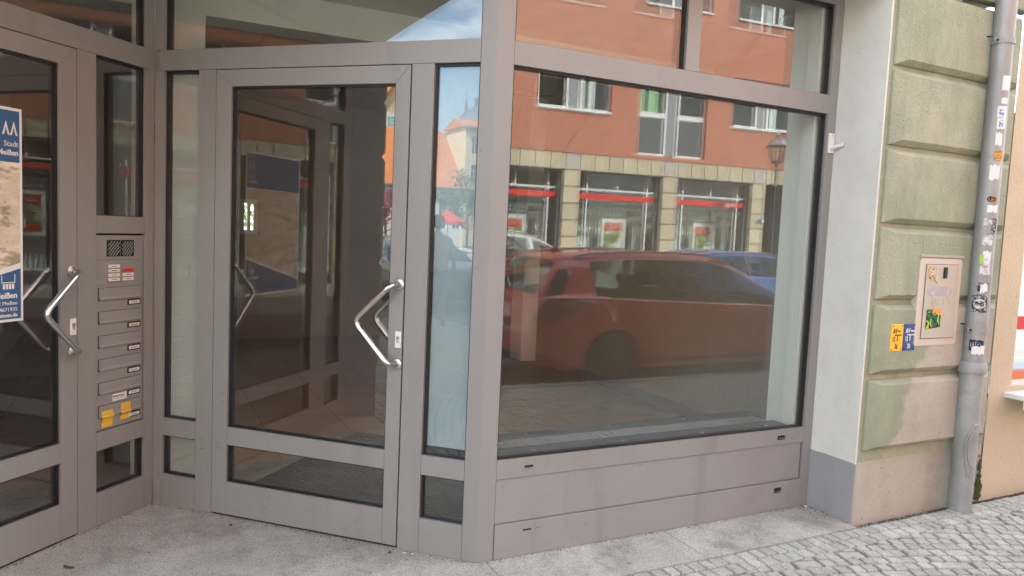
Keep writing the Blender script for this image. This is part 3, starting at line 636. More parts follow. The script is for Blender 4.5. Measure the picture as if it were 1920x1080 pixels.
# upper storeys built with real window openings
def facade(parent, x0, x1, yfun, z0, z1, wins, m, depth=.3, flipn=1, name='wall', ex=None, ez=None):
    """wall in x-range with rectangular openings; yfun(x)->y of the face; depth goes away from the street (sign flipn)"""
    ex = sorted(set([x0, x1] + [v for w_ in wins for v in w_[:2]])); ez = sorted(set([z0, z1] + [v for w_ in wins for v in w_[2:4]]))
    def inside(x, z): return any(w_[0] - 1e-6 <= x <= w_[1] + 1e-6 and w_[2] - 1e-6 <= z <= w_[3] + 1e-6 for w_ in wins)
    mb = MB(); P = lambda x, d, z: Vector((x, yfun(x) + d * flipn, z))
    for i in range(len(ex) - 1):
        for k in range(len(ez) - 1):
            xm, zm = (ex[i] + ex[i + 1]) / 2, (ez[k] + ez[k + 1]) / 2
            if not inside(xm, zm): mb.add([P(ex[i], 0, ez[k]), P(ex[i + 1], 0, ez[k]), P(ex[i + 1], 0, ez[k + 1]), P(ex[i], 0, ez[k + 1])], [(0, 1, 2, 3)])
    for (a, b, c, e) in [w_[:4] for w_ in wins]:
        mb.add([P(a, 0, c), P(b, 0, c), P(b, 0, e), P(a, 0, e), P(a, depth, c), P(b, depth, c), P(b, depth, e), P(a, depth, e)], [(0, 1, 5, 4), (1, 2, 6, 5), (2, 3, 7, 6), (3, 0, 4, 7)])
    return mb.build(name, m, parent, recalc=False)
M['darkglass'] = plain('dark_room_glass', (.02, .022, .02), .05, spec=.8)
own_w = [(x, x + 1.0, z, z + 1.5) for x in (-11, -8.6, -6.2, -3.8, -1.4, 1.0) for z in (4.6, 7.6)]
facade(BL, -12, XE, lambda x: YF, 3.9, 9.6, own_w, M['cream'], .2, 1)
for (a, b, c, e) in own_w:
    wn = box1('window', world_fr, a, b, c, e, YF + .2, YF + .22, M['darkglass'], BL)
    mb = MB()
    for q in ((a, a + .07, c, e), (b - .07, b, c, e), (a + .07, b - .07, c, c + .07), (a + .07, b - .07, e - .07, e), ((a + b) / 2 - .04, (a + b) / 2 + .04, c + .07, e - .07)):
        mb.box(world_fr, *q, YF + .16, YF + .2)
    mb.build('window_frame', M['white'], wn)
M['rooftile'] = mat('clay_roof_tiles', (.40, .12, .05), .8, var=.2, scale=4, bump=.6, bscale=8)
MB().prism([Vector((-12, YF - .35, 9.6)), Vector((-12, 4.8, 12.8)), Vector((-12, 10, 9.6))], (12 + XE, 0, 0)).build('roof', M['rooftile'], BL)
box1('back_wall', world_fr, -12, XE, 3.4, 9.6, 9.7, 9.9, M['cream'], BL)
box1('side_wall', world_fr, XE - .25, XE, -.1, 9.6, .31, 9.69, M['cream'], BL)
box1('side_wall', world_fr, -12, -11.8, -.1, 9.6, YF + .1, 9.69, M['cream'], BL)
box1('upper_floor', world_fr, -11.79, XE - .26, 3.4, 3.55, .31, 9.69, M['cream'], BL)
# left pier of the recess with the same rustication
XL = -2.80; YL = -.375
box1('pier_core', world_fr, -12, XL - .012, -.15, 3.16, YL, .25, M['green'], BL); box1('grey_reveal', world_fr, XL - .0115, XL, -.15, 3.16, YL, .25, M['greyplinth'], BL)
for z0, z1_ in bz: block(-4.2, XL, z0, z1_, M['green'], yb=YL, bev=.04)

# ================================================================== DOWNPIPE
DP = thing('downpipe', 'grey zinc downpipe covered in torn stickers at the building edge', 'downpipe', (3.23, YF - .15, 0))
PX, PY = 3.09, YF - .085
def dpx(z): return PX + .010 * z / 1.0 * .0 + .025 * (z - .0) * .0
def pp(z): return Vector((3.09, PY, z))
MB().tube([pp(-.015), pp(.86)], .066, 40).build('standpipe', M['zinc2'], DP, smooth=True)
MB().tube([pp(.862), pp(.875), pp(.915), pp(.93)], [.076, .078, .078, .070], 40).build('pipe_collar', M['zinc2'], DP, smooth=True)
MB().tube([pp(.93), pp(9.4)], .058, 40).build('pipe', M['zinc'], DP, smooth=True)
MB().tube([pp(.93), pp(1.46)], .0600, 40).build('pipe_sleeve', M['zinc2'], DP, smooth=True)
MB().tube([pp(2.15), pp(2.165)], .0592, 40).build('pipe_seam', M['zinc2'], DP, smooth=True)
for z in (1.125, 2.83):
    c = MB().tube([pp(z - .016), pp(z + .016)], .0635, 40).build('pipe_clamp', M['zinc2'], DP, smooth=True)
    MB().box(world_fr, pp(z).x - .095, pp(z).x - .06, z - .012, z + .012, PY - .012, PY - .006).build('clamp_lug', M['zinc2'], c)
    MB().tube([(pp(z).x - .08, PY - .022, z), (pp(z).x - .08, PY + .006, z)], .006, 8).build('clamp_screw', M['gap'], c)
    MB().tube([(pp(z).x - .07, PY + .02, z + .03), (pp(z).x - .085, PY + .045, z + .03)], .004, 8).build('wall_anchor', M['gap'], c)
def on_pipe(ang, z, r=.060):
    p = pp(z); return Vector((p.x + r * math.sin(ang), p.y - r * math.cos(ang), z))
def ang(frac):  # frac -1..1 across visible pipe width seen from the camera (camera is ~57 deg to the left of the pipe normal)
    v = Vector((CAMPOS.x - 3.09, CAMPOS.y - PY)); base = math.atan2(v.x, -v.y)
    return base + math.asin(max(-.98, min(.98, frac)))
# cleaning hatch handle on standpipe
pts = []
for a, z in [(.85, .555), (.6, .55), (.1, .47), (-.02, .43), (0, .38), (.2, .30), (.4, .235), (.6, .225), (.72, .25), (.7, .275)]: pts.append(on_pipe(ang(a), z, .0695))
MB().tube(pts, .0065, 10).build('hatch_rim', M['zinc2'], DP, smooth=True)
pts = [on_pipe(ang(a), z, .069) for a, z in [(.9, .52), (.6, .50), (.28, .46), (.22, .41), (.35, .33), (.6, .29), (.8, .29)]]
MB().tube(pts, .0045, 10).build('hatch_rim', M['zinc2'], DP, smooth=True)
def pipe_patch(name, a0, a1, z0, z1_, m, jag=0, r=.0585, lift=.0008, nseg=8, label=None, parent=DP):
    rnd = random.Random(int(z0 * 1000) + int(a0 * 77)); mb = MB(); top = []; bot = []
    for i in range(nseg + 1):
        a = a0 + (a1 - a0) * i / nseg
        top.append(on_pipe(a, z1_ + rnd.uniform(-jag, jag), r + lift)); bot.append(on_pipe(a + rnd.uniform(-jag, jag) * .4, z0 + rnd.uniform(-jag, jag), r + lift))
    mb.add(bot + top, [(i, i + 1, nseg + 1 + i + 1, nseg + 1 + i) for i in range(nseg)])
    o = mb.build(name, m, parent, smooth=True, recalc=False)
    return o
# stickers from top to bottom
def pxz(y): return 2.83 - (y - 50) / (618 - 50) * (2.83 - 1.125)
def st(name, f0, f1, y0, y1, m, jag=0, lift=.0008, r=.0585): return pipe_patch(name, ang(f0), ang(f1), pxz(y1), pxz(y0), m, jag, r, lift)
st('sticker', .30, .92, 118, 146, M['paper']); st('sticker', .35, .85, 160, 172, M['paper'], .003)
st('sticker', .1, .85, 176, 198, M['paper'], .002); st('sticker', .25, .7, 182, 194, M['lightblue'], .006, .0014); st('sticker', .15, .85, 199, 220, M['paper'], .004)
st('sticker', .3, .7, 203, 216, M['lightblue'], .003, .0014); st('torn_sticker', .15, .7, 228, 252, M['paper'], .008)
st('torn_sticker', -.1, .75, 290, 320, M['paper'], .01)
def disc(name, f, y, rad, m, lift=.0012):
    mb = MB(); a0 = ang(f); z0 = pxz(y); n = 20
    vs = [on_pipe(a0, z0, .0585 + lift)] + [on_pipe(a0 + rad / .0585 * math.cos(2 * math.pi * k / n), z0 + rad * math.sin(2 * math.pi * k / n), .0585 + lift) for k in range(n)]
    return mb.add(vs, [(0, 1 + k, 1 + (k + 1) % n) for k in range(n)]).build(name, m, DP, recalc=False)
disc('round_sticker', .55, 272, .030, M['black'], .0009); disc('round_sticker', .55, 272, .0285, M['orange'], .0014)
def pipe_text(body, f, y, size, m, r=.0605, lift=.002, sx=1, bold=0, rot=0):
    o = text(body, size, (0, 0, 0), (1, 0, 0), (0, 0, 1), m, None, align='CENTER', bold=bold)
    a0 = ang(f); z0 = pxz(y); me = o.data
    for v in me.vertices:
        x, z = v.co.x * sx, v.co.z
        x, z = x * math.cos(rot) - z * math.sin(rot), x * math.sin(rot) + z * math.cos(rot)
        v.co = on_pipe(a0 + x / r, z0 + z, r + lift) - DP.location
    o.parent = DP; return o
for k, wd in enumerate(('FUSSBALL', 'GEHT', 'DEN FANS')): pipe_text(wd, .55, 266 + k * 6, .011, M['black'], .0585, .0018, .8, rot=.15)
disc('round_sticker', .2, 357, .017, M['black'], .001); disc('round_sticker', .45, 358, .016, M['black'], .001)
pipe_text('U', .2, 361, .027, M['orange'], .0585, .0022, bold=.001); pipe_text('D', .45, 362, .025, M['orange'], .0585, .0022, bold=.001)
st('torn_sticker', .0, .85, 368, 383, M['paper'], .006); st('torn_sticker', -.2, .7, 396, 407, M['torn'], .008); st('torn_sticker', .5, .9, 396, 424, M['darkprint'], .01)
st('torn_sticker', -.15, .7, 428, 448, M['torn'], .008); st('torn_sticker', -.25, .1, 467, 484, M['glime'], .004); st('torn_sticker', -.15, .7, 468, 505, M['torn'], .012); st('torn_sticker', .1, .75, 500, 520, M['torn'], .01)
st('torn_sticker', .0, .7, 460, 476, M['paper'], .01)
z_ = .0605
st('black_sticker', -.2, .7, 523, 540, M['black'], .002, r=z_); st('torn_sticker', .05, .65, 524, 542, M['paper'], .009, .0016, r=z_)
pipe_text('RUN', .0, 528, .016, M['paper'], .0605, .002, bold=.0005)
st('faded_sticker', -.55, .72, 547, 582, M['darkprint'], .002, r=z_); disc('round_sticker', .1, 565, .03, M['torn'], .0035)
pipe_text('K', .1, 569, .03, M['darkprint'], .0605, .0028, bold=.001)
st('black_sticker', -.45, .75, 638, 660, M['black'], .003, r=z_); st('torn_sticker', -.2, .85, 650, 666, M['paper'], .007, .0016, r=z_)
for k in range(5): 
    f = -.3 + k * .2
    pipe_patch('blue_ray', ang(f) - .03, ang(f) + .03, pxz(652), pxz(641 + abs(k - 2) * 2), M['lightblue'], .004, .0605, .0022, 3)

# ================================================================== METER CABINET, SIGNS
MC = thing('meter_cabinet', 'cream wall cabinet with stickers and a black lock beside the downpipe', 'cabinet', (2.79, YF - .04, 1.3))
yb = YF - .034
def rounded(x0, x1, z0, z1_, r, y):
    pts = []
    for cx, cz, a in ((x1 - r, z0 + r, -90), (x1 - r, z1_ - r, 0), (x0 + r, z1_ - r, 90), (x0 + r, z0 + r, 180)):
        for k in range(5): t = R_(a + k * 22.5); pts.append(Vector((cx + r * math.cos(t), y, cz + r * math.sin(t))))
    return pts
MB().prism(rounded(2.575, 2.965, 1.03, 1.545, .022, YF - .0455), (0, .045, 0)).build('cabinet_frame', M['box'], MC, bevel=.003)
box1('cabinet_rebate', world_fr, 2.628, 2.932, 1.072, 1.512, YF - .0465, YF - .0455, M['gap'], MC)
dr = box1('cabinet_door', world_fr, 2.631, 2.929, 1.075, 1.509, YF - .052, YF - .046, M['boxdoor'], MC, .0025)
box1('drip_edge', world_fr, 2.57, 2.975, 1.55, 1.565, YF - .05, YF, M['buff'], MC, .003)
MB().prism([Vector((2.79 + .035 * math.cos(t), YF - .053, 1.452 + .042 * math.sin(t))) for t in [2 * math.pi * k / 24 for k in range(24)]], (0, .002, 0)).build('lock_recess', M['box'], dr)
box1('lock_handle', world_fr, 2.779, 2.803, 1.43, 1.495, YF - .066, YF - .053, M['black'], dr, .003)
yd = YF - .0525
def dq(name, pts, m, lay=1): return MB().prism([Vector((x, yd - .0005 * lay, z)) for x, z in pts], (0, .0004, 0)).build(name, m, dr)
def shield(cx, cz, w_, h): return [(cx - w_ / 2, cz + h * .32), (cx - w_ * .3, cz + h * .5), (cx, cz + h * .42), (cx + w_ * .3, cz + h * .5), (cx + w_ / 2, cz + h * .32), (cx + w_ * .38, cz - h * .15), (cx, cz - h * .5), (cx - w_ * .38, cz - h * .15)]
dq('crest_sticker', shield(2.680, 1.453, .076, .082), M['black'], 1); dq('crest_sticker', shield(2.680, 1.453, .07, .076), M['yellow'], 2)
for k in range(-2, 3): dq('crest_sticker', [(2.68 + k * .011 - .002, 1.425), (2.68 + k * .011 + .002, 1.425), (2.68 + k * .014 + .002, 1.44), (2.68 + k * .014 - .002, 1.44)], M['maroon'], 3)
dq('crest_sticker', [(2.680 + .024 * math.cos(t), 1.463 + .027 * math.sin(t)) for t in [2 * math.pi * k / 18 for k in range(18)]], M['paper'], 3)
dq('crest_sticker', [(2.680 + .0215 * math.cos(t), 1.463 + .0245 * math.sin(t)) for t in [2 * math.pi * k / 18 for k in range(18)]], M['maroon'], 4)
text('D', .040, (2.6795, yd - .0028, 1.449), (1, 0, 0), UP, M['paper'], dr, align='CENTER', bold=.002)
rnd = random.Random(3)
pts = []
for k in range(26):
    t = 2 * math.pi * k / 26; pts.append((2.765 + (.11 + rnd.uniform(-.008, .008)) * (abs(math.cos(t)) ** .7 * (1 if math.cos(t) > 0 else -1)), 1.352 + (.029 + rnd.uniform(-.004, .004)) * (abs(math.sin(t)) ** .7 * (1 if math.sin(t) > 0 else -1))))
dq('paint_smear', pts, M['ghost'], 1)
def stroke(pl, wd, m, lay=2, name='pen_scribble', par=None):
    return MB().tube([Vector((x, yd - .0005 * lay, z)) for x, z in pl], wd, 5).build(name, m, dr)
stroke([(2.70, 1.32), (2.695, 1.25)], .0009, M['ghost']); stroke([(2.7, 1.30), (2.722, 1.24), (2.728, 1.31)], .0009, M['ghost']); stroke([(2.76, 1.31), (2.745, 1.29), (2.75, 1.27), (2.768, 1.275)], .0009, M['ghost'])
stroke([(2.80, 1.31), (2.79, 1.29), (2.81, 1.28), (2.80, 1.26)], .0009, M['ghost']); stroke([(2.85, 1.37), (2.83, 1.33), (2.87, 1.28)], .002, M['paper2']); stroke([(2.87, 1.38), (2.885, 1.32)], .0018, M['paper2'])
stroke([(2.695, 1.335), (2.71, 1.35), (2.69, 1.358), (2.688, 1.34), (2.71, 1.33)], .0022, M['paper'], 3); stroke([(2.70, 1.40), (2.705, 1.425), (2.73, 1.40)], .0025, M['ghost'])
# graffiti sticker
x0, z0 = 2.657, 1.128; sw, sh = .135, .122
dq('graffiti_sticker', [(x0, z0), (x0 + sw, z0 + .012), (x0 + sw, z0 + sh), (x0, z0 + sh - .006)], M['black'], 1)
dq('graffiti_sticker', [(x0 + .055, z0 + .092), (x0 + sw, z0 + .085), (x0 + sw, z0 + sh), (x0 + .055, z0 + sh - .004)], M['orange'], 2)
dq('graffiti_sticker', [(x0 + .02, z0 + .001), (x0 + .032, z0 + .001), (x0 + .03, z0 + .022), (x0 + .02, z0 + .02)], M['orange'], 2)
def gs(pl, w_, m, lay):
    pts = [Vector((x0 + a * sw, 0, z0 + b * sh)) for a, b in pl]; L_ = []; R2 = []
    for i, p in enumerate(pts):
        t = (pts[min(i + 1, len(pts) - 1)] - pts[max(i - 1, 0)]).normalized(); n_ = Vector((-t.z, 0, t.x)); ww = w_ * (1 if 0 < i < len(pts) - 1 else .5)
        L_.append((p.x + n_.x * ww, p.z + n_.z * ww)); R2.append((p.x - n_.x * ww, p.z - n_.z * ww))
    mb = MB(); y = yd - .0005 * lay
    for i in range(len(pts) - 1): mb.poly([(L_[i][0], y, L_[i][1]), (L_[i + 1][0], y, L_[i + 1][1]), (R2[i + 1][0], y, R2[i + 1][1]), (R2[i][0], y, R2[i][1])])
    mb.build('graffiti_sticker', m, dr, recalc=False)
for m_, wd, ly in ((M['gdark'], .012, 3),):
    gs([(.38, .86), (.15, .9), (.05, .72), (.28, .6), (.3, .42), (.06, .38)], wd, m_, ly)
    gs([(.62, .8), (.45, .66), (.42, .35), (.58, .18), (.7, .3)], wd, m_, ly); gs([(.4, .5), (.62, .55), (.68, .7)], wd * .8, m_, ly)
    gs([(.72, .62), (.72, .2)], wd, m_, ly); gs([(.72, .58), (.9, .5), (.92, .12)], wd, m_, ly)
gs([(.02, .45), (.2, .3), (.1, .12), (.02, .02)], .007, M['glime'], 4); gs([(.34, .55), (.3, .25), (.45, .1)], .006, M['glime'], 4); gs([(.95, .68), (.82, .72), (.8, .4), (.9, .25)], .006, M['glime'], 4)
gs([(.5, .7), (.6, .72)], .003, M['paper'], 5); gs([(.1, .82), (.25, .85)], .003, M['glime'], 5); gs([(.75, .5), (.85, .48)], .003, M['glime'], 5)

def av_sign(x0, x1, z0, z1_, m, mt, label, sub, n1, n2, cat='sign'):
    t = thing('marker_sign', label, cat, ((x0 + x1) / 2, YF - .035, z0)); yy = YF - .044
    box1('sign_plate', world_fr, x0, x1, z0, z1_, yy, YF - .0345, m, t, .003); y = yy - .0006; w_ = x1 - x0
    X = (1, 0, 0)
    text('AV', .040, (x0 + w_ * .17, y, z1_ - .054), X, UP, mt, t, sx=.72, bold=.0007)
    text(sub, .013, (x0 + w_ * .57, y, z1_ - .046), X, UP, mt, t, sx=.95, bold=.0009)
    box1('lettering', world_fr, x0 + w_ * .30, x1 - w_ * .13, z1_ - .067, z1_ - .061, y - .0003, y + .0005, mt, t)
    text('12', .038, (x0 + w_ * .14, y, z1_ - .099), X, UP, mt, t, sx=.68, bold=.0006)
    box1('lettering', world_fr, x0 + w_ * .52, x0 + w_ * .58, z1_ - .100, z1_ - .067, y - .0003, y + .0005, mt, t)
    for fx in (.33, .75): box1('lettering', world_fr, x0 + w_ * fx, x0 + w_ * fx + .003, z1_ - .113, z1_ - .108, y - .0003, y + .0005, mt, t)
    text(n1, .038, (x0 + w_ * .36, y, z0 + .014), X, UP, mt, t, sx=.68, bold=.0006)
    for fx in (.12, .88):
        for z in (z0 + .01, z1_ - .01): MB().tube([(x0 + w_ * fx, yy - .002, z), (x0 + w_ * fx, yy, z)], .0035, 10).build('screw', M['gap'], t)
    return t
av_sign(2.372, 2.479, 1.006, 1.163, M['yellow'], M['black'], 'yellow enamel marker sign reading AV 12 76, left of the blue one', 'Gas', '76', '')
av_sign(2.482, 2.588, 1.006, 1.163, M['blue'], M['paper'], 'blue enamel marker sign reading AV 12 70, against the cabinet', 'Wasser', '70', '')
# small dark hatch cover + moss right of the pipe
tag(box1('vent_slot', world_fr, 3.36, 3.42, .50, .66, YF - .012, YF - .001, M['green'], None, .003), 'narrow green slot cover low on the wall right of the downpipe', 'cover')
mb = MB(); rnd = random.Random(5)
for i in range(90):
    x = 3.405 + rnd.gauss(0, .012); z = abs(rnd.gauss(0, .09)); s = rnd.uniform(.006, .014); y = YF - .004
    mb.add([(x - s, y, z - s), (x + s, y, z - s), (x + s, y, z + s), (x - s, y, z + s), (x, y - s * .6, z)], [(0, 1, 4), (1, 2, 4), (2, 3, 4), (3, 0, 4)])
mb.build('moss', M['moss'], kind='stuff')['label'] = 'dark moss behind the foot of the downpipe'

# ================================================================== BEIGE NEIGHBOUR
NB = thing('neighbour_house', 'beige rendered neighbouring house with an orange striped shop window', 'house', (8, 1, 0))
nw = [(3.66, 5.6, .70, 2.6)] + [(x, x + 1.1, z, z + 1.5) for x in (4.2, 6.6, 9.0, 11.4) for z in (4.4, 7.2)] + [(6.6, 8.4, .70, 2.6), (9.4, 10.6, .05, 2.5)]
facade(NB, XE + .001, 13, lambda x: YF - .0045, -.15, 9.4, nw, M['beige'], .14, 1)
wn = thing_part('shop_window', NB)
box1('window_sill', world_fr, 3.59, 5.66, .655, .69, YF - .14, YF + .02, M['white'], wn, .008)
box1('window_sill_lip', world_fr, 3.59, 5.66, .60, .656, YF - .14, YF - .125, M['white'], wn, .004)
M['orangeframe'] = plain('orange_strip', (.65, .16, .05), .5)
box1('window_frame', world_fr, 3.66, 5.6, .70, .74, YF + .09, YF + .13, M['white'], wn); box1('orange_strip', world_fr, 3.66, 5.6, .741, .80, YF + .088, YF + .13, M['orangeframe'], wn)
box1('window_frame', world_fr, 3.66, 3.69, .801, 2.6, YF + .09, YF + .13, M['white'], wn)
MB().poly([(3.69, YF + .11, .80), (5.6, YF + .11, .80), (5.6, YF + .11, 2.6), (3.69, YF + .11, 2.6)]).build('glass_pane', M['carglass0'], wn, recalc=False)
box1('red_label', world_fr, 3.70, 4.1, 1.08, 1.17, YF + .106, YF + .109, M['redprint'], wn); text('www.', .055, (3.715, YF + .1055, 1.105), (1, 0, 0), UP, M['paper'], wn, bold=.001)
box1('room_back', world_fr, 3.5, 6.5, 0, 3, 1.4, 1.5, M['room'] if 'room' in M else M['greyplinth'], NB)
box1('display_shelf', world_fr, 3.69, 5.5, .62, .64, YF + .14, .6, M['white'], NB)
for (a, b, c, e) in nw[1:]:
    wnn = box1('window', world_fr, a, b, c, e, YF + .13, YF + .15, M['darkglass'], NB)
    mb = MB()
    for q in ((a, a + .07, c, e), (b - .07, b, c, e), (a + .07, b - .07, c, c + .07), (a + .07, b - .07, e - .07, e)): mb.box(world_fr, *q, YF + .1, YF + .13)
    mb.build('window_frame', M['white'], wnn)
MB().prism([Vector((XE, YF - .4, 9.4)), Vector((XE, 4.8, 12.4)), Vector((XE, 10, 9.4))], (13 - XE, 0, 0)).build('roof', M['rooftile'], NB)

# ================================================================== INTERIOR
M['tile'] = mat('brown_floor_tiles', (.52, .37, .24), .4, var=.15, scale=3)
N, L = nodes(M['tile']); b_ = N['Principled BSDF']; src = b_.inputs['Base Color'].links[0].from_socket
tc = N.new('ShaderNodeTexCoord'); br = N.new('ShaderNodeTexBrick'); br.inputs['Scale'].default_value = 1; br.inputs['Mortar Size'].default_value = .004; br.inputs['Brick Width'].default_value = .6; br.inputs['Row Height'].default_value = .6; br.offset = 0
br.inputs[1].default_value = (1, 1, 1, 1); br.inputs[2].default_value = (.9, .9, .9, 1); br.inputs[3].default_value = (.45, .42, .4, 1); L.new(tc.outputs['Object'], br.inputs[0])
mx = N.new('ShaderNodeMix'); mx.data_type = 'RGBA'; mx.blend_type = 'MULTIPLY'; mx.inputs[0].default_value = 1; L.new(src, mx.inputs[6]); L.new(br.outputs[0], mx.inputs[7]); L.new(mx.outputs[2], b_.inputs['Base Color'])
M['inwall'] = mat('pale_interior_wall', (.43, .375, .30), .9, var=.06, scale=2); M['inwhite'] = mat('white_interior_plaster', (.82, .85, .80), .9, var=.03)
M['skirt'] = plain('grey_skirting', (.30, .28, .25), .6); M['ceil'] = mat('grey_ceiling_panel', (.34, .34, .31), .9, var=.04)
def st_(name, mb, m): return struct(mb.build(name, m))
st_('shop_floor', MB().prism([FA(0, .10, -.03), FW(.06, .09, -.03), Vector((XE - .27, .09, -.03)), Vector((XE - .27, 7.2, -.03)), Vector((-1.35, 7.2, -.03)), FA(AL - .05, .10, -.03)], (0, 0, .029)), M['tile'])
st_('hall_floor', MB().prism([Vector((-1.353, 7.2, -.03)), Vector((-6, 7.2, -.03)), Vector((-6, .26, -.03)), FB(1.9, .09, -.03), FB(.02, .09, -.03), Vector((-1.353, 1.5, -.03))], (0, 0, .029)), M['tile'])
st_('interior_wall', MB().box(world_fr, 2.93, 3.05, 0, 3.4, .3, 7.2), M['inwall']); bw = (-0.303, -0.082, 1.399, 1.853)
st_('interior_wall', MB().box(world_fr, -1.35, bw[0], -.04, 3.4, 7.2, 7.3).box(world_fr, bw[1], 2.93, -.04, 3.4, 7.2, 7.3).box(world_fr, bw[0], bw[1], -.04, bw[2], 7.2, 7.3).box(world_fr, bw[0], bw[1], bw[3], 3.4, 7.2, 7.3), M['inwall'])
rw = thing('rear_window', 'small bright window at the back of the empty shop', 'window', ((-0.303 + -0.082) / 2, 7.25, 1.399))
mb = MB()
for q in ((bw[0], bw[0] + .05, bw[2], bw[3]), (bw[1] - .05, bw[1], bw[2], bw[3]), (bw[0] + .05, bw[1] - .05, bw[2], bw[2] + .05), (bw[0] + .05, bw[1] - .05, bw[3] - .05, bw[3]), ((bw[0] + bw[1]) / 2 - .02, (bw[0] + bw[1]) / 2 + .02, bw[2] + .05, bw[3] - .05)): mb.box(world_fr, *q, 7.22, 7.28)
mb.build('window_frame', M['white'], rw); MB().poly([(bw[0] + .05, 7.25, bw[2] + .05), (bw[1] - .05, 7.25, bw[2] + .05), (bw[1] - .05, 7.25, bw[3] - .05), (bw[0] + .05, 7.25, bw[3] - .05)]).build('pane', M['glass2'], rw, recalc=False)
st_('interior_wall', MB().box(world_fr, -1.40, -1.32, 0, 3.4, 2.16, 7.2), M['inwall']); st_('interior_wall', MB().box(world_fr, -6.1, -6, 0, 3.4, .26, 7.2), M['inwall']); st_('interior_wall', MB().box(world_fr, -6, -1.41, 0, 3.4, 5.2, 5.3), M['inwall'])
st_('skirting', MB().box(world_fr, 2.915, 2.93, 0, .10, .3, 4.8), M['skirt'])
st_('pilaster', MB().box(world_fr, 2.72, 2.93, 0, 3.3, 4.85, 5.15), M['inwhite'])
st_('jamb_wall', MB().box(world_fr, 2.14, 2.93, 0, 3.4, .16, .30), M['inwhite'])
st_('jamb_wall', MB().box(world_fr, 2.12, 2.215, .44, 3.4, .075, .159), M['inwhite'])
st_('ceiling', MB().box(world_fr, -6, 3.1, 3.2, 3.3, 2.2, 7.3), M['ceil']); st_('ceiling', MB().box(world_fr, -6, 3.1, 3.165, 3.3, .3, 1.9), M['inwhite'])
st_('ceiling_beam', MB().box(world_fr, -6, 2.92, 2.83, 3.4, 1.9, 2.15), M['inwhite'])
st_('column', MB().box(world_fr, -1.50, -1.11, 0, 3.16, 1.76, 1.899), M['inwhite']); st_('column', MB().box(world_fr, -1.50, -1.11, 0, 2.83, 1.899, 2.155), M['inwhite'])
mb = MB()
for x in (-.5, .7, 1.9): mb.box(world_fr, x, x + .03, 3.19, 3.2, 2.2, 7.2)
for y in (3.4, 4.6, 5.8): mb.box(world_fr, -1.3, 2.9, 3.188, 3.198, y, y + .03)
st_('ceiling_joints', mb, M['skirt'])
# convector ledge behind the shop window
LG = thing('convector_ledge', 'dark grey ledge with a slotted heating grille behind the shop window', 'ledge', (1.2, .27, .47))
M['midg'] = plain('grey_grille_metal', (.27, .29, .29), .5); M['ledge'] = mat('anthracite_ledge', (.10, .115, .12), .45, var=.08, scale=4)
box1('ledge_top', world_fr, .11, 2.11, .455, .485, .073, .21, M['ledge'], LG, .002); box1('ledge_top', world_fr, .22, 2.11, .455, .485, .3285, .46, M['ledge'], LG, .002)
box1('ledge_face', world_fr, .2, 2.11, .0, .454, .40, .44, M['ledge'], LG); box1('grille_trough', world_fr, .16, 2.10, .44, .455, .211, .328, M['gap'], LG)
mb = MB()
for k in range(5): mb.box(world_fr, .17, 2.05, .466, .486, .212 + k * .0262, .221 + k * .0262)
x = .17
while x < 2.05: mb.box(world_fr, x, x + .014, .468, .484, .2212, .3167); x += .052
g = mb.build('heating_grille', M['midg'], LG); g['kind'] = 'stuff'
for x, y in ((.35, .115), (.9, .115), (1.45, .115), (1.95, .115), (.45, .395), (1.0, .395), (1.55, .395)): MB().tube([(x, y, .485), (x, y, .489)], .011, 14).build('screw_cap', M['steel2'], LG)
# door mat
DM = thing('door_mat', 'ribbed dark grey entrance mat inside the near door', 'mat', tuple(FA(.9, .6, 0)))
M['blacktrim0'] = plain('black_mat_backing', (.02, .02, .02), .8); M['mat'] = mat('grey_ribbed_carpet', (.10, .10, .10), .95, var=.25, scale=30)
MB().box(FA, .12, 1.62, .0, .006, .13, 1.72).build('mat_base', M['blacktrim0'], DM)
mb = MB(); k = .17
while k < 1.69: mb.box(FA, .13, 1.61, .0085, .013, k, k + .024); k += .04
mb.build('mat_ribs', M['mat'], DM)['kind'] = 'stuff'
# round wall clock behind B
CK = thing('wall_lamp', 'round pale lamp disc on the stair hall column', 'lamp', (-1.44, 1.74, 2.07))
MB().tube([(-1.43, 1.757, 2.08), (-1.43, 1.73, 2.08), (-1.43, 1.715, 2.08)], [.075, .075, .06], 28).build('lamp_disc', M['ceil'], CK, smooth=True)

# ================================================================== OPPOSITE BUILDING
OE = Vector((1, .1, 0)).normalized(); ON = Vector((.1, -1, 0)).normalized()   # ON points away from the street (into the building)
OF = frame((10, -12, 0), OE, ON)
OB = thing('red_building', 'red plastered building with sandstone ground floor across the street', 'building', (10, -12, 0))
M['red'] = mat('red_plaster', (.47, .19, .125), .92, var=.05, scale=1.5, bump=.6, bscale=30)
M['stone'] = mat('sandstone_slab', (.52, .45, .32), .85, var=.08, scale=5, bump=.4, bscale=30, rand=.09, stretch=(1, 1, 4))
M['granite2'] = speckle(mat('grey_granite_slab', (.46, .42, .38), .8, var=.05, scale=5), 60, amt=.25)
M['wframe'] = plain('white_window_frame', (.78, .78, .76), .4); M['anth'] = plain('dark_grey_panel', (.10, .115, .125), .5); M['midgrey'] = plain('mid_grey_panel', (.26, .27, .29), .5)
M['roomglass'] = glass('office_glass', .04, 1.0, tint=(.88, .92, .89), grime=.004)
M['curtain'] = mat('pale_blue_curtain', (.80, .86, .86), .9, var=.05, scale=3); M['room'] = mat('dim_room_wall', (.22, .21, .18), .9, var=.1, scale=2); M['blind'] = plain('green_banded_blind', (.35, .6, .3), .7)
M['redstripe'] = plain('red_window_band', (.70, .035, .03), .4)
S0, S1 = -22.0, 12.0
P = 2.76; centers = [.52 + P * k for k in range(-8, 5)]
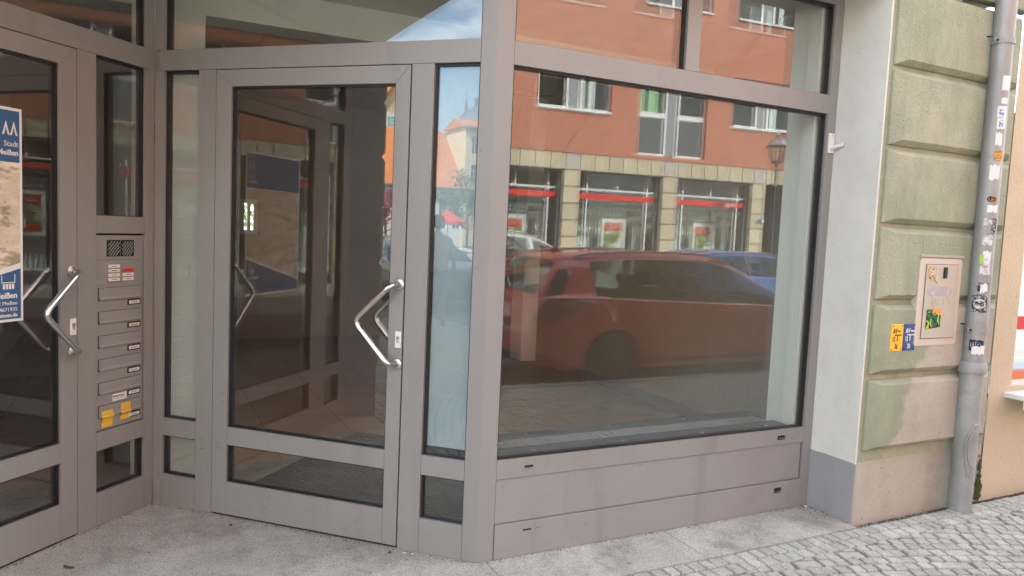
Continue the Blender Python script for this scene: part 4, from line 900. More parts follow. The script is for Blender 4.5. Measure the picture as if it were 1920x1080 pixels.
# upper wall openings
wins = []
for k in range(-8, 5):
    c = .52 + P * k
    par = (k % 2 == 0)
    for st_i, zs in enumerate((4.57, 7.30, 10.03)):
        wins.append((c - .98, c + .98, (3.63 if (par and st_i == 0) else zs), zs + 1.25, par and st_i == 0, zs))
def facade2(parent, fr, x0, x1, z0, z1, wn, m, depth, name='wall'):
    ex = sorted(set([x0, x1] + [v for w_ in wn for v in w_[:2]])); ez = sorted(set([z0, z1] + [v for w_ in wn for v in w_[2:4]])); mb = MB()
    for i in range(len(ex) - 1):
        for k in range(len(ez) - 1):
            xm, zm = (ex[i] + ex[i + 1]) / 2, (ez[k] + ez[k + 1]) / 2
            if not any(w_[0] < xm < w_[1] and w_[2] < zm < w_[3] for w_ in wn):
                mb.add([fr(ex[i], 0, ez[k]), fr(ex[i + 1], 0, ez[k]), fr(ex[i + 1], 0, ez[k + 1]), fr(ex[i], 0, ez[k + 1])], [(0, 1, 2, 3)])
    for w_ in wn:
        a, b, c, e = w_[:4]
        mb.add([fr(a, 0, c), fr(b, 0, c), fr(b, 0, e), fr(a, 0, e), fr(a, depth, c), fr(b, depth, c), fr(b, depth, e), fr(a, depth, e)], [(0, 1, 5, 4), (1, 2, 6, 5), (2, 3, 7, 6), (3, 0, 4, 7)])
    return mb.build(name, m, parent, recalc=False)
facade2(OB, OF, S0, S1, 3.53, 12.4, wins, M['red'], .16)
def sash(fr, a, b, c, e, parent, tilt=0):
    mb = MB(); t = .055
    for q in ((a, a + t, c, e), (b - t, b, c, e), (a + t, b - t, c, c + t), (a + t, b - t, e - t, e)): mb.box(fr, *q, .09, .14)
    s_ = mb.build('window_frame', M['wframe'], parent)
    MB().poly([fr(a + t, .12, c + t), fr(b - t, .12, c + t), fr(b - t, .12, e - t), fr(a + t, .12, e - t)]).build('pane', M['roomglass'], parent, recalc=False)
rb = random.Random(11)
for (a, b, c, e, par, zs) in wins:
    w_ = thing_part('window', OB)
    m0, m1_ = (a + b) / 2 - .15, (a + b) / 2 + .15
    box1('centre_panel', OF, m0, m1_, c, e, .10, .15, M['midgrey'], w_)
    for (x0, x1) in ((a, m0 - .002), (m1_ + .002, b)):
        sash(OF, x0 + .01, x1, zs + (.0 if not par else .09), e, w_)
        if par:
            box1('parapet_panel', OF, x0 + .06, x1 - .06, c + .06, zs + .02, .11, .14, M['anth'], w_)
            mb = MB()
            for q in ((x0 + .01, x0 + .058, c + .01, zs + .085), (x1 - .058, x1, c + .01, zs + .085), (x0 + .06, x1 - .06, c + .01, c + .058), (x0 + .06, x1 - .06, zs + .022, zs + .085)): mb.box(OF, *q, .09, .14)
            mb.build('parapet_frame', M['wframe'], w_)
    if not par: box1('window_sill', OF, a + .01, b - .01, c - .04, c + .005, -.035, .10, M['wframe'], w_)
    box1('room', OF, a - .1, b + .1, zs - .1, e + .1, .9, .95, M['room'], w_)
    r_ = rb.random()
    if r_ < .75:
        x0 = a + .1 if r_ < .4 else m1_ + .05
        for q in range(3 if r_ < .5 else 2):
            ww = rb.uniform(.12, .3)
            box1('curtain', OF, x0, x0 + ww, zs + .05, e, .25, .27, M['blind'] if r_ < .3 else M['curtain'], w_); x0 += ww + rb.uniform(.05, .12)
# stone ground floor: slabs as parts
sl_me = None
def slab_piece(s0, s1, z0, z1_, m=None, d=-.03):
    global sl_me
    if sl_me is None:
        o = MB().box(world_fr, 0, 1, 0, 1, 0, .06).build('stone_slab', M['stone']); sl_me = o.data; bpy.data.objects.remove(o)
        bm = bmesh.new(); bm.from_mesh(sl_me); bm.to_mesh(sl_me); bm.free()
    if m is None: me = sl_me
    else:
        me = bpy.data.meshes.get('granite_piece') or sl_me.copy(); me.name = 'granite_piece'; me.materials.clear(); me.materials.append(m)
    o = bpy.data.objects.new('stone_slab', me); COL.objects.link(o); o.parent = OB
    g = .011; p = OF(s0 + g, d + random.uniform(-.002, .002), z0 + g) - OB.location; o.location = p
    o.rotation_euler = (0, 0, math.atan2(OE.y, OE.x)); o.scale = (s1 - s0 - 2 * g, -1, z1_ - z0 - 2 * g) if False else (s1 - s0 - 2 * g, 1, z1_ - z0 - 2 * g)
    # local +y points towards the street, so shift the slab so that its front is at depth d
    o.location = p + ON * .06
    return o
wd_ = P / 7
k0 = int((S0 - .32) / wd_)
s = .52 - P * 8 - wd_ / 2
i = 0
while s < S1 - .3:
    gr = (i % 7 == 0)
    slab_piece(s, s + wd_, 3.12, 3.52, M['granite2'] if gr else None); s += wd_; i += 1
GX = 3.50     # dark gateway begins
shop_bays = []
for k in range(-8, 5):
    c = .52 + P * k
    for q in range(8):
        z1_ = 3.12 - q * .4; slab_piece(c - .225, c + .225, max(z1_ - .4, -.02), z1_)
    if k < 4: shop_bays.append((c + .225, c + .52 * 0 + P - .225, k))
box1('ground_floor_backing', OF, S0, S1, 3.10, 3.53, .031, .3, M['anth'], OB)
for k in range(-8, 5):
    c = .52 + P * k; box1('pier_backing', OF, c - .22, c + .22, -.05, 3.10, .031, .25, M['anth'], OB)
# shop bays
M['posterpic'] = mat('poster_landscape_print', (.12, .2, .04), .5, var=.4, scale=8, c2=(.55, .5, .4), c2scale=6, c2lo=.5, c2hi=.55)
curt = None
for (a, b, k) in shop_bays:
    if k == 1:
        box1('gateway_reveal', OF, a, b, -.05, 3.1, 3.0, 3.1, M['room'], OB); box1('gateway_side', OF, a - .02, a, -.05, 3.1, .26, 3.0, M['room'], OB); box1('gateway_side', OF, b, b + .02, -.05, 3.1, .26, 3.0, M['room'], OB); continue
    w_ = thing_part('shop_window', OB); d = .20
    mb = MB(); t = .022
    for q in ((a, a + .04, 0, 3.1), (b - .04, b, 0, 3.1), (a + .04, b - .04, 3.06, 3.1), (a + .04, b - .04, .28, .36)): mb.box(OF, *q, d, d + .06)
    mb.box(OF, a + .28, a + .28 + 2 * t, .36, 3.06, d, d + .06); mb.box(OF, b - .28 - 2 * t, b - .28, .36, 3.06, d, d + .06)
    for (x0, x1) in ((a + .04, a + .28), (a + .28 + 2 * t, b - .28 - 2 * t), (b - .28, b - .04)): mb.box(OF, x0, x1, 2.67, 2.71, d, d + .06)
    mb.box(OF, (a + b) / 2 - t, (a + b) / 2 + t, 2.71, 3.06, d, d + .06)
    mb.build('window_frame', M['wframe'], w_)
    MB().poly([OF(a + .04, d + .03, .36), OF(b - .04, d + .03, .36), OF(b - .04, d + .03, 3.06), OF(a + .04, d + .03, 3.06)]).build('pane', M['roomglass'], w_, recalc=False)
    box1('plinth_panel', OF, a, b, -.05, .279, d, d + .06, M['anth'], w_)
    box1('red_band', OF, a + .045, b - .045, 2.46, 2.585, d - .006, d - .002 , M['redstripe'], w_)
    box1('room', OF, a - .3, b + .3, -.05, 3.2, 2.2, 2.25, M['room'], w_)
    # pleated curtains
    mb = MB(); rr = random.Random(k + 40)
    for (x0, x1) in ((a + .04, a + .75), (a + .82, b - .62), (b - .42, b - .2)):
        n = int((x1 - x0) / .02); pts = [(x0 + (x1 - x0) * i / n, d + .42 + .035 * math.sin(i * 1.25 + rr.random())) for i in range(n + 1)]
        for p, q in zip(pts, pts[1:]): mb.add([OF(p[0], p[1], .1), OF(q[0], q[1], .1), OF(q[0], q[1], 2.64), OF(p[0], p[1], 2.64)], [(0, 1, 2, 3)])
    mb.build('curtain', M['curtain'], w_, recalc=False)
    # dark strips added before the curtain stand in for its bands of shade
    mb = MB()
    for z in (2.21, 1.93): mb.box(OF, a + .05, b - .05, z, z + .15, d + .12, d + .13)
    mb.build('shade_strip', M['anth'], w_)
    pw = thing_part('window_poster', w_) if False else None
    x0 = (a + b) / 2 - .25 if k != 0 else (a + b) / 2 - .33
    fr_ = box1('poster_stand', OF, x0 - .09, x0 + .60, 1.02, 2.0, d + .09, d + .12, M['wframe'], w_)
    box1('poster_head', OF, x0, x0 + .5, 1.70, 1.90, d + .08, d + .0895, M['redstripe'], fr_); box1('poster_picture', OF, x0, x0 + .5, 1.28, 1.698, d + .08, d + .0895, M['posterpic'], fr_)
    box1('poster_foot', OF, x0, x0 + .5, 1.12, 1.278, d + .08, d + .0895, M['redstripe'], fr_); box1('poster_box', OF, x0 + .27, x0 + .48, 1.18, 1.40, d + .075, d + .0795, M['paper'], fr_)
    for q, (u0, u1) in enumerate(((.06, .4), (.1, .44), (.08, .34))): box1('poster_line', OF, x0 + u0, x0 + u1, 1.85 - q * .045, 1.862 - q * .045, d + .075, d + .0795, M['paper'], fr_)
    if k == 0:
        text('Sparkasse', .085, OF(b - .40, d - .010, 2.495), -OE, UP, M['paper'], w_, bold=.002)
        for rr_, mm_ in ((.034, 'paper'), (.02, 'redstripe')):
            MB().prism([OF(b - .35 + rr_ * math.cos(t), d - .010 - (.001 if rr_ < .03 else 0), 2.522 + rr_ * math.sin(t)) for t in [2 * math.pi * q / 16 for q in range(16)]], ON * .002).build('emblem', M[mm_], w_)
        MB().prism([OF(b - .35 + .012 * math.cos(t), d - .010, 2.575 + .012 * math.sin(t)) for t in [2 * math.pi * q / 12 for q in range(12)]], ON * .002).build('emblem', M['paper'], w_)
# house number plate
box1('house_number', OF, 3.30, 3.40, 2.07, 2.19, -.045, -.032, M['blue'], OB); box1('house_number', OF, 3.42, 3.50, 2.09, 2.17, -.045, -.032, M['paper'], OB)
MB().prism([OF(S0, -.5, 12.4), OF(S0, 5, 16), OF(S0, 10, 12.4)], OE * (S1 - S0)).build('roof', M['rooftile'], OB)
box1('side_wall', OF, S0, S0 + .2, -.1, 12.4, .01, 9.8, M['red'], OB); box1('side_wall', OF, S1 - .2, S1, -.1, 12.4, .01, 9.8, M['red'], OB); box1('back_wall', OF, S0 + .2, S1 - .2, -.1, 12.4, 9.7, 9.9, M['red'], OB)

# ================================================================== STREET LAMP
def lamp(x, y, zb=-.02):
    t = thing('street_lamp', 'old style six sided lantern on a slim dark pole before the red building', 'street lamp', (x, y, zb))
    M['iron'] = M.get('iron') or plain('dark_painted_iron', (.05, .05, .055), .45)
    MB().tube([(x, y, zb), (x, y, zb + .5), (x, y, zb + .55), (x, y, zb + 2.2), (x, y, zb + 2.25), (x, y, 3.4), (x, y, 3.55)], [.08, .075, .055, .045, .035, .03, .05], 16).build('pole', M['iron'], t, smooth=True)
    mb = MB(); n = 6
    lo = [Vector((x + .13 * math.cos(k * math.pi / 3), y + .13 * math.sin(k * math.pi / 3), 3.6)) for k in range(n)]; hi = [Vector((x + .27 * math.cos(k * math.pi / 3), y + .27 * math.sin(k * math.pi / 3), 4.0)) for k in range(n)]
    for k in range(n): mb.tube([lo[k], hi[k]], .011, 5); mb.tube([lo[k], lo[(k + 1) % n]], .011, 5); mb.tube([hi[k], hi[(k + 1) % n]], .013, 5); mb.tube([(x, y, 3.5), lo[k]], .01, 5)
    mb.build('lantern_frame', M['iron'], t)
    MB().add([Vector((v.x * .97 + x * .03, v.y * .97 + y * .03, v.z)) for v in lo + hi], [(k, (k + 1) % n, n + (k + 1) % n, n + k) for k in range(n)]).build('lantern_glass', M['roomglass'], t, recalc=False)
    rn = [[Vector((x + r_ * math.cos(k * math.pi / 3), y + r_ * math.sin(k * math.pi / 3), z)) for k in range(n)] for r_, z in ((.30, 4.0), (.2, 4.12), (.1, 4.2), (.06, 4.22), (.07, 4.27), (.03, 4.3), (.035, 4.34), (.005, 4.38))]
    vs = [v for g in rn for v in g]; fs = [(i * n + k, i * n + (k + 1) % n, (i + 1) * n + (k + 1) % n, (i + 1) * n + k) for i in range(len(rn) - 1) for k in range(n)]
    MB().add(vs, fs).build('lantern_roof', M['steel2'], t)
    return t
lamp(12.75, -10.6)

# ================================================================== CARS
def cm(pts, x):
    """smooth monotone-ish interpolation of (x, v) keypoints"""
    if x <= pts[0][0]: return pts[0][1]
    if x >= pts[-1][0]: return pts[-1][1]
    for i in range(len(pts) - 1):
        if pts[i][0] <= x <= pts[i + 1][0]:
            x0, y0 = pts[i]; x1, y1 = pts[i + 1]; h = x1 - x0; t = (x - x0) / h
            m0 = (y1 - pts[i - 1][1]) / (x1 - pts[i - 1][0]) if i > 0 else (y1 - y0) / h
            m1 = (pts[i + 2][1] - y0) / (pts[i + 2][0] - x0) if i < len(pts) - 2 else (y1 - y0) / h
            s = (y1 - y0) / h
            m0 = 0 if m0 * s <= 0 else math.copysign(min(abs(m0), 3 * abs(s)), s); m1 = 0 if m1 * s <= 0 else math.copysign(min(abs(m1), 3 * abs(s)), s)
            return (2 * t ** 3 - 3 * t ** 2 + 1) * y0 + (t ** 3 - 2 * t ** 2 + t) * h * m0 + (-2 * t ** 3 + 3 * t ** 2) * y1 + (t ** 3 - t ** 2) * h * m1
M['tyre'] = plain('tyre_rubber', (.02, .02, .02), .8); M['rim'] = plain('alloy_rim', (.12, .12, .125), .35, metal=1); M['blacktrim'] = plain('black_trim', (.02, .02, .02), .4)
M['carglass'] = glass('car_glass', .05, 1.3, tint=(.45, .48, .45), grime=.0); M['taillight'] = plain('smoked_red_tail_lamp', (.16, .01, .012), .12, coat=.6); M['headlight'] = plain('clear_lamp', (.55, .57, .6), .1, coat=1)
M['carglass2'] = plain('dark_tinted_glass', (.02, .022, .022), .06, coat=.5); M['chrome'] = plain('bright_trim', (.75, .75, .76), .15, metal=1); M['seat'] = plain('dark_seat', (.04, .04, .042), .8)
def car(name, label, loc, paint, L_=4.67, W_=1.84, top=None, belt=None, g0=.95, g1=3.55, tailz=.98, rails=True, whx=(1.0, 3.72), group=None, plate=True, heading=0, ws=(2.75, 3.70), rg=(.09, .35), zwheel=.33, dark=None):
    """x from the rear (0) to the nose (L_), built about the rear left; then moved to loc"""
    t = thing(name, label, 'car', loc)
    ox, oy, oz = loc
    ch, sh = math.cos(heading), math.sin(heading)
    def Wp(x, y, z): return Vector((ox + x * ch - y * sh, oy + x * sh + y * ch, oz + z))
    hw = W_ / 2
    plan = [(0, .84), (.05, .91), (.35, .975), (1.0, 1.0), (3.4, 1.0), (L_ - .7, .965), (L_ - .25, .86), (L_ - .06, .70), (L_, .58)]
    roofw = [(0, .74), (.5, .70), (1.5, .685), (2.6, .69), (3.3, .76), (3.9, .80), (L_, .6)]
    def zt(x): return cm(top, x)
    def zbelt(x): return min(cm(belt, x), zt(x) - .035)
    def sec(x):
        pw_ = cm(plan, x) * hw; B_ = zbelt(x); T_ = zt(x); gh = max(0, min(1, (T_ - B_ - .035) / .30)); ry = (cm(roofw, x) * hw) * gh + pw_ * .90 * (1 - gh)
        zb = .20 + .10 * max(0, 1 - x / .35) + .06 * max(0, (x - L_ + .4) / .4)
        P_ = [(0, zb), (pw_ * .80, zb), (pw_ * .965, zb + .05), (pw_ * .985, .42), (pw_ * 1.0, .60 if B_ > .7 else B_ * .8), (pw_ * .985, B_ - .09 if B_ > .7 else B_ * .92), (pw_ * .955, B_ - .015), (pw_ * .925, B_)]
        a = P_[-1]; e = (ry, T_ - .055 * gh - .012)
        for k in (.33, .66): P_.append((a[0] + (e[0] - a[0]) * k + .018 * gh * math.sin(k * 3.14), a[1] + (e[1] - a[1]) * k))
        P_.append(e); P_.append((ry * .93, T_ - .018 * gh - .004)); P_.append((ry * .62, T_ + .012 * gh)); P_.append((0, T_ + .028))
        return P_
    xs_ = [0, .015, .04, .08, .14, .2, .28, .36, .46, .56, .66, .78, .95] + [1.1 + .16 * k for k in range(int((L_ - 1.5) / .16))]
    xs_ = [x for x in xs_ if x < L_ - .42] + [L_ - .42, L_ - .3, L_ - .2, L_ - .12, L_ - .06, L_ - .02, L_]
    S_ = [sec(x) for x in xs_]; n = len(S_[0]); vs = []; fs = []
    full = lambda P_: P_ + [(-y, z) for y, z in reversed(P_[1:-1])]
    m = 2 * n - 2
    for x, P_ in zip(xs_, S_): vs += [Wp(x, y, z) for y, z in full(P_)]
    fglass = []
    def isg(i, k):
        xm = (xs_[i] + xs_[i + 1]) / 2
        kk = k if k < n - 1 else m - 1 - k      # mirrored index
        side = kk in (7, 8, 9)
        topf = kk in (10, 11, 12)
        if side and g0 < xm < g1 and zt(xm) - zbelt(xm) > .13: return True
        if topf and kk > 10 and (ws[0] < xm < ws[1] or rg[0] < xm < rg[1]): return True
        return False
    wg = MB(); bodyf = []
    for i in range(len(xs_) - 1):
        for k in range(m):
            f = (i * m + k, i * m + (k + 1) % m, (i + 1) * m + (k + 1) % m, (i + 1) * m + k)
            (fglass if isg(i, k) else bodyf).append(f)
    bodyf.append(tuple(range(m))); bodyf.append(tuple((len(xs_) - 1) * m + k for k in range(m - 1, -1, -1)))
    # arch boolean needs a closed shell: build the full shell, cut, then drop glass faces by position
    shell = MB().add(vs, bodyf + fglass); ng = len(bodyf); shell.mi = [0] * ng + [1] * len(fglass)
    body = shell.build('body', [paint, M['carglass']], t, smooth=True)
    cutters = []
    for wx in whx:
        c = MB().tube([Wp(wx, -hw - .2, zwheel), Wp(wx, hw + .2, zwheel)], .37, 32).build('cutter', M['blacktrim'])
        md = body.modifiers.new('b', 'BOOLEAN'); md.object = c; md.solver = 'EXACT'; md.operation = 'DIFFERENCE'; cutters.append(c)
    dg = bpy.context.evaluated_depsgraph_get(); me = bpy.data.meshes.new_from_object(body.evaluated_get(dg)); body.modifiers.clear(); old = body.data; body.data = me; bpy.data.meshes.remove(old)
    for c in cutters: bpy.data.objects.remove(c)
    # split the glass faces into their own part
    bm = bmesh.new(); bm.from_mesh(me); gf = [f for f in bm.faces if f.material_index == 1 and f.calc_area() > 1e-5]
    g2 = bmesh.ops.duplicate(bm, geom=gf); keep = set(x for x in g2['geom'] if isinstance(x, bmesh.types.BMFace))
    bmg = bmesh.new(); mp = {}
    for f in gf:
        vv = []
        for v in f.verts:
            if v.index not in mp: mp[v.index] = bmg.verts.new(v.co)
            vv.append(mp[v.index])
        try: nf = bmg.faces.new(vv); nf.smooth = True
        except Exception: pass
    bmesh.ops.delete(bm, geom=list(keep) + gf, context='FACES'); bm.to_mesh(me); bm.free()
    gme = bpy.data.meshes.new('windows'); bmg.to_mesh(gme); bmg.free(); gme.materials.append(M['carglass']); me.materials.clear(); me.materials.append(paint)
    for p in me.polygons: p.material_index = 0
    me.set_sharp_from_angle(angle=R_(40))
    go = bpy.data.objects.new('windows', gme); COL.objects.link(go); go.parent = t
    # patches slightly proud of the body side
    def side(x, k, off=.004, sgn=1):
        P_ = sec(x); k0 = int(k); f = k - k0
        y = P_[k0][0] * (1 - f) + P_[min(k0 + 1, n - 1)][0] * f; z = P_[k0][1] * (1 - f) + P_[min(k0 + 1, n - 1)][1] * f
        return Wp(x, sgn * (y + off), z)
    def strip(pl, r_, nm, m_, sgn): return MB().tube([side(x, k, .004, sgn) for x, k in pl], r_, 6).build(nm, m_, t, smooth=True)
    for sgn in (1, -1):
        N_ = 22
        strip([(g0 - .02 + (g1 - g0) * i / N_, 7.0) for i in range(N_ + 1)], .008, 'belt_trim', M['chrome'], sgn)
        # pillars (dark) across the glass
        for px in (g0 + (g1 - g0) * .36, g0 + (g1 - g0) * .68):
            mb = MB(); q = [7.05, 8, 9, 9.95]
            for a, b in zip(q, q[1:]): mb.add([side(px - .035, a, .005, sgn), side(px + .035, a, .005, sgn), side(px + .035 - .01, b, .005, sgn), side(px - .035 - .01, b, .005, sgn)], [(0, 1, 2, 3)])
            mb.build('pillar', dark or M['blacktrim'], t)
        # door shut lines
        for px in (g0 + .18, g0 + (g1 - g0) * .38, g0 + (g1 - g0) * .98 - .15):
            pts = [side(px + .02 * q, q, .0015, sgn) for q in (2.3, 3, 4, 5, 6, 6.9)] if px > whx[0] + .45 else [side(px + .10 * (6.9 - q) * .5, q, .0015, sgn) for q in (4, 4.5, 5, 6, 6.9)]
            MB().tube(pts, .0028, 5).build('door_gap', M['blacktrim'], t)
        for px in (g0 + (g1 - g0) * .24, g0 + (g1 - g0) * .58):
            MB().tube([side(px, 5.0, .004, sgn), side(px + .02, 5.05, .028, sgn), side(px + .17, 5.05, .028, sgn), side(px + .2, 5.0, .004, sgn)], .011, 8).build('door_handle', paint, t, smooth=True)
        # sill trim
        mb = MB(); 
        for a, b in zip([whx[0] + .38 + .1 * i for i in range(int((whx[1] - whx[0] - .76) / .1) + 1)], [whx[0] + .48 + .1 * i for i in range(int((whx[1] - whx[0] - .76) / .1))]):
            mb.add([side(a, 1.9, .006, sgn), side(b, 1.9, .006, sgn), side(b, 2.6, .006, sgn), side(a, 2.6, .006, sgn)], [(0, 1, 2, 3)])
        mb.build('sill_trim', M['blacktrim'], t)
        # tail lamp: wraps from the rear onto the flank
        def lens(xk, nm, m_, off=.008):
            mb = MB()
            for (xa, la, ha), (xb, lb, hb) in zip(xk, xk[1:]):
                mb.add([side(xa, la, off, sgn), side(xb, lb, off, sgn), side(xb, hb, off, sgn), side(xa, ha, off, sgn), side(xa, (la + ha) / 2, off + .012, sgn), side(xb, (lb + hb) / 2, off + .012, sgn)], [(0, 1, 5, 4), (4, 5, 2, 3)])
            mb.build(nm, m_, t, smooth=True)
        lens([(.03, 4.6, 6.3), (.12, 4.6, 6.3), (.25, 4.5, 6.25), (.4, 4.7, 6.15), (.55, 4.95, 5.95), (.68, 5.35, 5.7)], 'tail_light', M['taillight'])
        lens([(L_ - .62, 6.0, 6.4), (L_ - .4, 5.2, 6.6), (L_ - .2, 4.8, 6.5), (L_ - .08, 4.8, 6.2)], 'headlight', M['headlight'])
        lens([(.13, 7.25, 7.6), (.2, 7.2, 8.6), (.3, 7.25, 9.6), (.38, 7.5, 9.7), (.47, 8.6, 9.5), (.52, 9.2, 9.4)], 'rear_quarter_glass', M['carglass2'], .003)
        # mirror
        mx_ = g1 - .12; b0 = side(mx_, 7, 0, sgn); off = (Wp(0, sgn, 0) - Wp(0, 0, 0)); fx = Wp(1, 0, 0) - Wp(0, 0, 0)
        vs_ = []; 
        mb = MB(); cc = b0 + off * .15 + Vector((0, 0, .07))
        ring = [(-.10, .02, .03), (-.085, .10, .07), (0, .11, .08), (.05, .08, .06), (.07, .02, .02)]
        mb.tube([cc + fx * r_[0] for r_ in ring], [r_[2] + .01 for r_ in ring], 12)
        for v in mb.v: v.z = cc.z + (v.z - cc.z) * .85
        mb.tube([b0, cc], .02, 8)
        mb.build('wing_mirror', paint, t, smooth=True)
        if rails:
            pts = [side(x, 10.9, .0, sgn) + Vector((0, 0, zo)) for x, zo in [(g0 - .2, .0), (g0 - .1, .03), (g0 + .1, .045)] + [(g0 + .1 + i * .2, .045) for i in range(1, 9)] + [(2.72, .03), (2.8, .0)]]
            MB().tube(pts, .014, 8).build('roof_rail', M['chrome'], t, smooth=True)
        for wx in whx:
            wh = thing_part('wheel', t); ya, yb_ = sgn * (hw - .225), sgn * (hw - .015)
            # tyre as a lathe
            prof = [(.20, ya), (.30, ya), (.325, ya + sgn * .02), (.33, (ya + yb_) / 2), (.325, yb_ - sgn * .02), (.305, yb_), (.215, yb_ - sgn * .005), (.20, yb_ - sgn * .03)]
            nn = 32; vv = [Wp(wx + r_ * math.cos(2 * math.pi * k / nn), y, zwheel + r_ * math.sin(2 * math.pi * k / nn)) for r_, y in prof for k in range(nn)]
            MB().add(vv, [(i * nn + k, i * nn + (k + 1) % nn, (i + 1) * nn + (k + 1) % nn, (i + 1) * nn + k) for i in range(len(prof) - 1) for k in range(nn)]).build('tyre', M['tyre'], wh, smooth=True)
            mb = MB()
            for k in range(10):
                a = 2 * math.pi * k / 10; a2 = a + .16
                mb.prism([Wp(wx + r_ * math.cos(q), yb_ - sgn * .015, zwheel + r_ * math.sin(q)) for r_, q in ((.03, a - .5), (.205, a - .05), (.205, a2), (.03, a2 + .5))], (Wp(0, -sgn * .02, 0) - Wp(0, 0, 0)))
            nn = 24
            for k in range(nn):
                a, b = 2 * math.pi * k / nn, 2 * math.pi * (k + 1) / nn
                mb.add([Wp(wx + r_ * math.cos(q), y, zwheel + r_ * math.sin(q)) for r_, q, y in ((.19, a, yb_ - sgn * .01), (.19, b, yb_ - sgn * .01), (.218, b, yb_ - sgn * .004), (.218, a, yb_ - sgn * .004))], [(0, 1, 2, 3)])
            mb.build('rim', M['rim'], wh)
            MB().tube([Wp(wx, yb_ - sgn * .12, zwheel), Wp(wx, yb_ - sgn * .11, zwheel)], .2, 24).build('brake_disc', M['blacktrim'], wh)
            # dark wheel housing
    mb = MB()
    for wx in whx: mb.box(lambda u, d_, z: Wp(u, d_, z), wx - .36, wx + .36, .3, .70, -hw + .30, hw - .30)
    mb.box(lambda u, d_, z: Wp(u, d_, z), .5, L_ - .6, .22, .30, -hw + .28, hw - .28)
    mb.build('underbody', M['blacktrim'], t)
    # seats
    for sx_ in (1.55, 2.45):
        for sy in (-.38, .38):
            mb = MB(); f_ = lambda u, d_, z: Wp(u, d_, z)
            mb.prism([Wp(sx_ - .05, sy - .24, .5), Wp(sx_ + .45, sy - .24, .52), Wp(sx_ + .45, sy - .24, .38), Wp(sx_ - .1, sy - .24, .36)], Wp(0, .48, 0) - Wp(0, 0, 0))
            mb.prism([Wp(sx_ - .06, sy - .22, .5), Wp(sx_ + .06, sy - .22, .5), Wp(sx_ - .08, sy - .2, 1.08), Wp(sx_ - .18, sy - .2, 1.08)], Wp(0, .42, 0) - Wp(0, 0, 0))
            mb.prism([Wp(sx_ - .10, sy - .12, 1.10), Wp(sx_ - .04, sy - .12, 1.10), Wp(sx_ - .06, sy - .11, 1.27), Wp(sx_ - .15, sy - .11, 1.27)], Wp(0, .23, 0) - Wp(0, 0, 0))
            mb.build('car_seat', M['seat'], t, bevel=.02)
    MB().box(lambda u, d_, z: Wp(u, d_, z), 2.98, 3.5, .55, .86, -hw + .25, hw - .25).build('dashboard', M['seat'], t, bevel=.04)
    c_ = Wp(2.92, .36, .88); MB().tube([c_ + (Wp(0, math.cos(q), 0) - Wp(0, 0, 0)) * .18 + (Wp(-.35, 0, .93) - Wp(0, 0, 0)) * .18 * math.sin(q) for q in [2 * math.pi * k / 20 for k in range(20)]], .014, 8, closed=True).build('steering_wheel', M['seat'], t)
    if plate:
        pf = lambda u, d_, z: Wp(d_, u, z)
        bpz = .66
        zx = min(x for x, P_ in zip(xs_, S_) if P_[-1][1] > .80)
        pl_ = box1('number_plate', pf, -.26, .26, bpz, bpz + .11, -.016, -.002, M['paper'], t, .004)
        box1('plate_band', pf, .215, .255, bpz + .005, bpz + .105, -.0175, -.0161, M['blue'], pl_)
        text('MEI', .115, Wp(-.0165, .205, bpz + .018), Wp(0, -1, 0) - Wp(0, 0, 0), UP, M['black'], pl_, sx=.75, bold=.001)
        text('D', .03, Wp(-.0178, .246, bpz + .012), Wp(0, -1, 0) - Wp(0, 0, 0), UP, M['paper'], pl_)
        box1('bumper_trim', pf, -.62, .62, .30, .42, -.02, .02, M['blacktrim'], t, .01)
        box1('hatch_gap', pf, -.60, .60, .585, .590, -.004, .02, M['blacktrim'], t)
    return t, Wp
def paintm(name, c): return mat(name, c, .28, var=.02, scale=2, coat=1.0, metal=.2)
M['redpaint'] = paintm('red_car_paint', (.52, .045, .04)); M['bluepaint'] = paintm('blue_car_paint', (.03, .075, .26)); M['whitepaint'] = paintm('pale_green_white_paint', (.5, .56, .5)); M['blackpaint'] = paintm('dark_car_paint', (.02, .022, .025)); M['greypaint'] = paintm('silver_car_paint', (.35, .36, .37))
TOPW = [(0, .50), (.015, .80), (.05, .98), (.10, 1.06), (.27, 1.28), (.36, 1.375), (.60, 1.425), (1.7, 1.475), (2.4, 1.46), (2.85, 1.39), (3.3, 1.19), (3.7, .985), (4.1, .91), (4.45, .80), (4.6, .70), (4.67, .52)]
BELTW = [(0, 1.03), (.5, 1.05), (1.0, 1.035), (2.5, .98), (3.7, .93), (4.67, .8)]
TOPR = [(x, z * 1.035 if z > 1 else z) for x, z in TOPW]
rc, rW = car('red_estate_car', 'red estate car parked behind the camera and mirrored in the shop window', (2.22, -3.50 - .92, -.13), M['redpaint'], top=TOPR, belt=BELTW, g0=.80, g1=3.5, ws=(2.85, 3.72))
mb = MB().prism([rW(.62, -.012, 1.475), rW(.80, -.012, 1.49), rW(.68, -.006, 1.57)], (0, .02, 0)); mb.build('shark_fin_antenna', M['redpaint'], rc)
car('blue_estate_car', 'blue estate car parked across the street before the dark gateway', (7.9, -8.0 - .92, -.13), M['bluepaint'], top=TOPW, belt=BELTW, g0=.75, g1=3.5, rails=True, ws=(2.85, 3.72))
TOPS = [(x, z * 1.16 if z > .6 else z) for x, z in TOPW]; BELTS = [(x, z * 1.14) for x, z in BELTW]
car('pale_suv', 'pale greenish white tall car ahead of the blue one across the street', (2.0, -8.0 - .92, -.13), M['whitepaint'], top=TOPS, belt=BELTS, g0=.75, g1=3.5, L_=4.67, rails=True, dark=M['chrome'], ws=(2.85, 3.72))
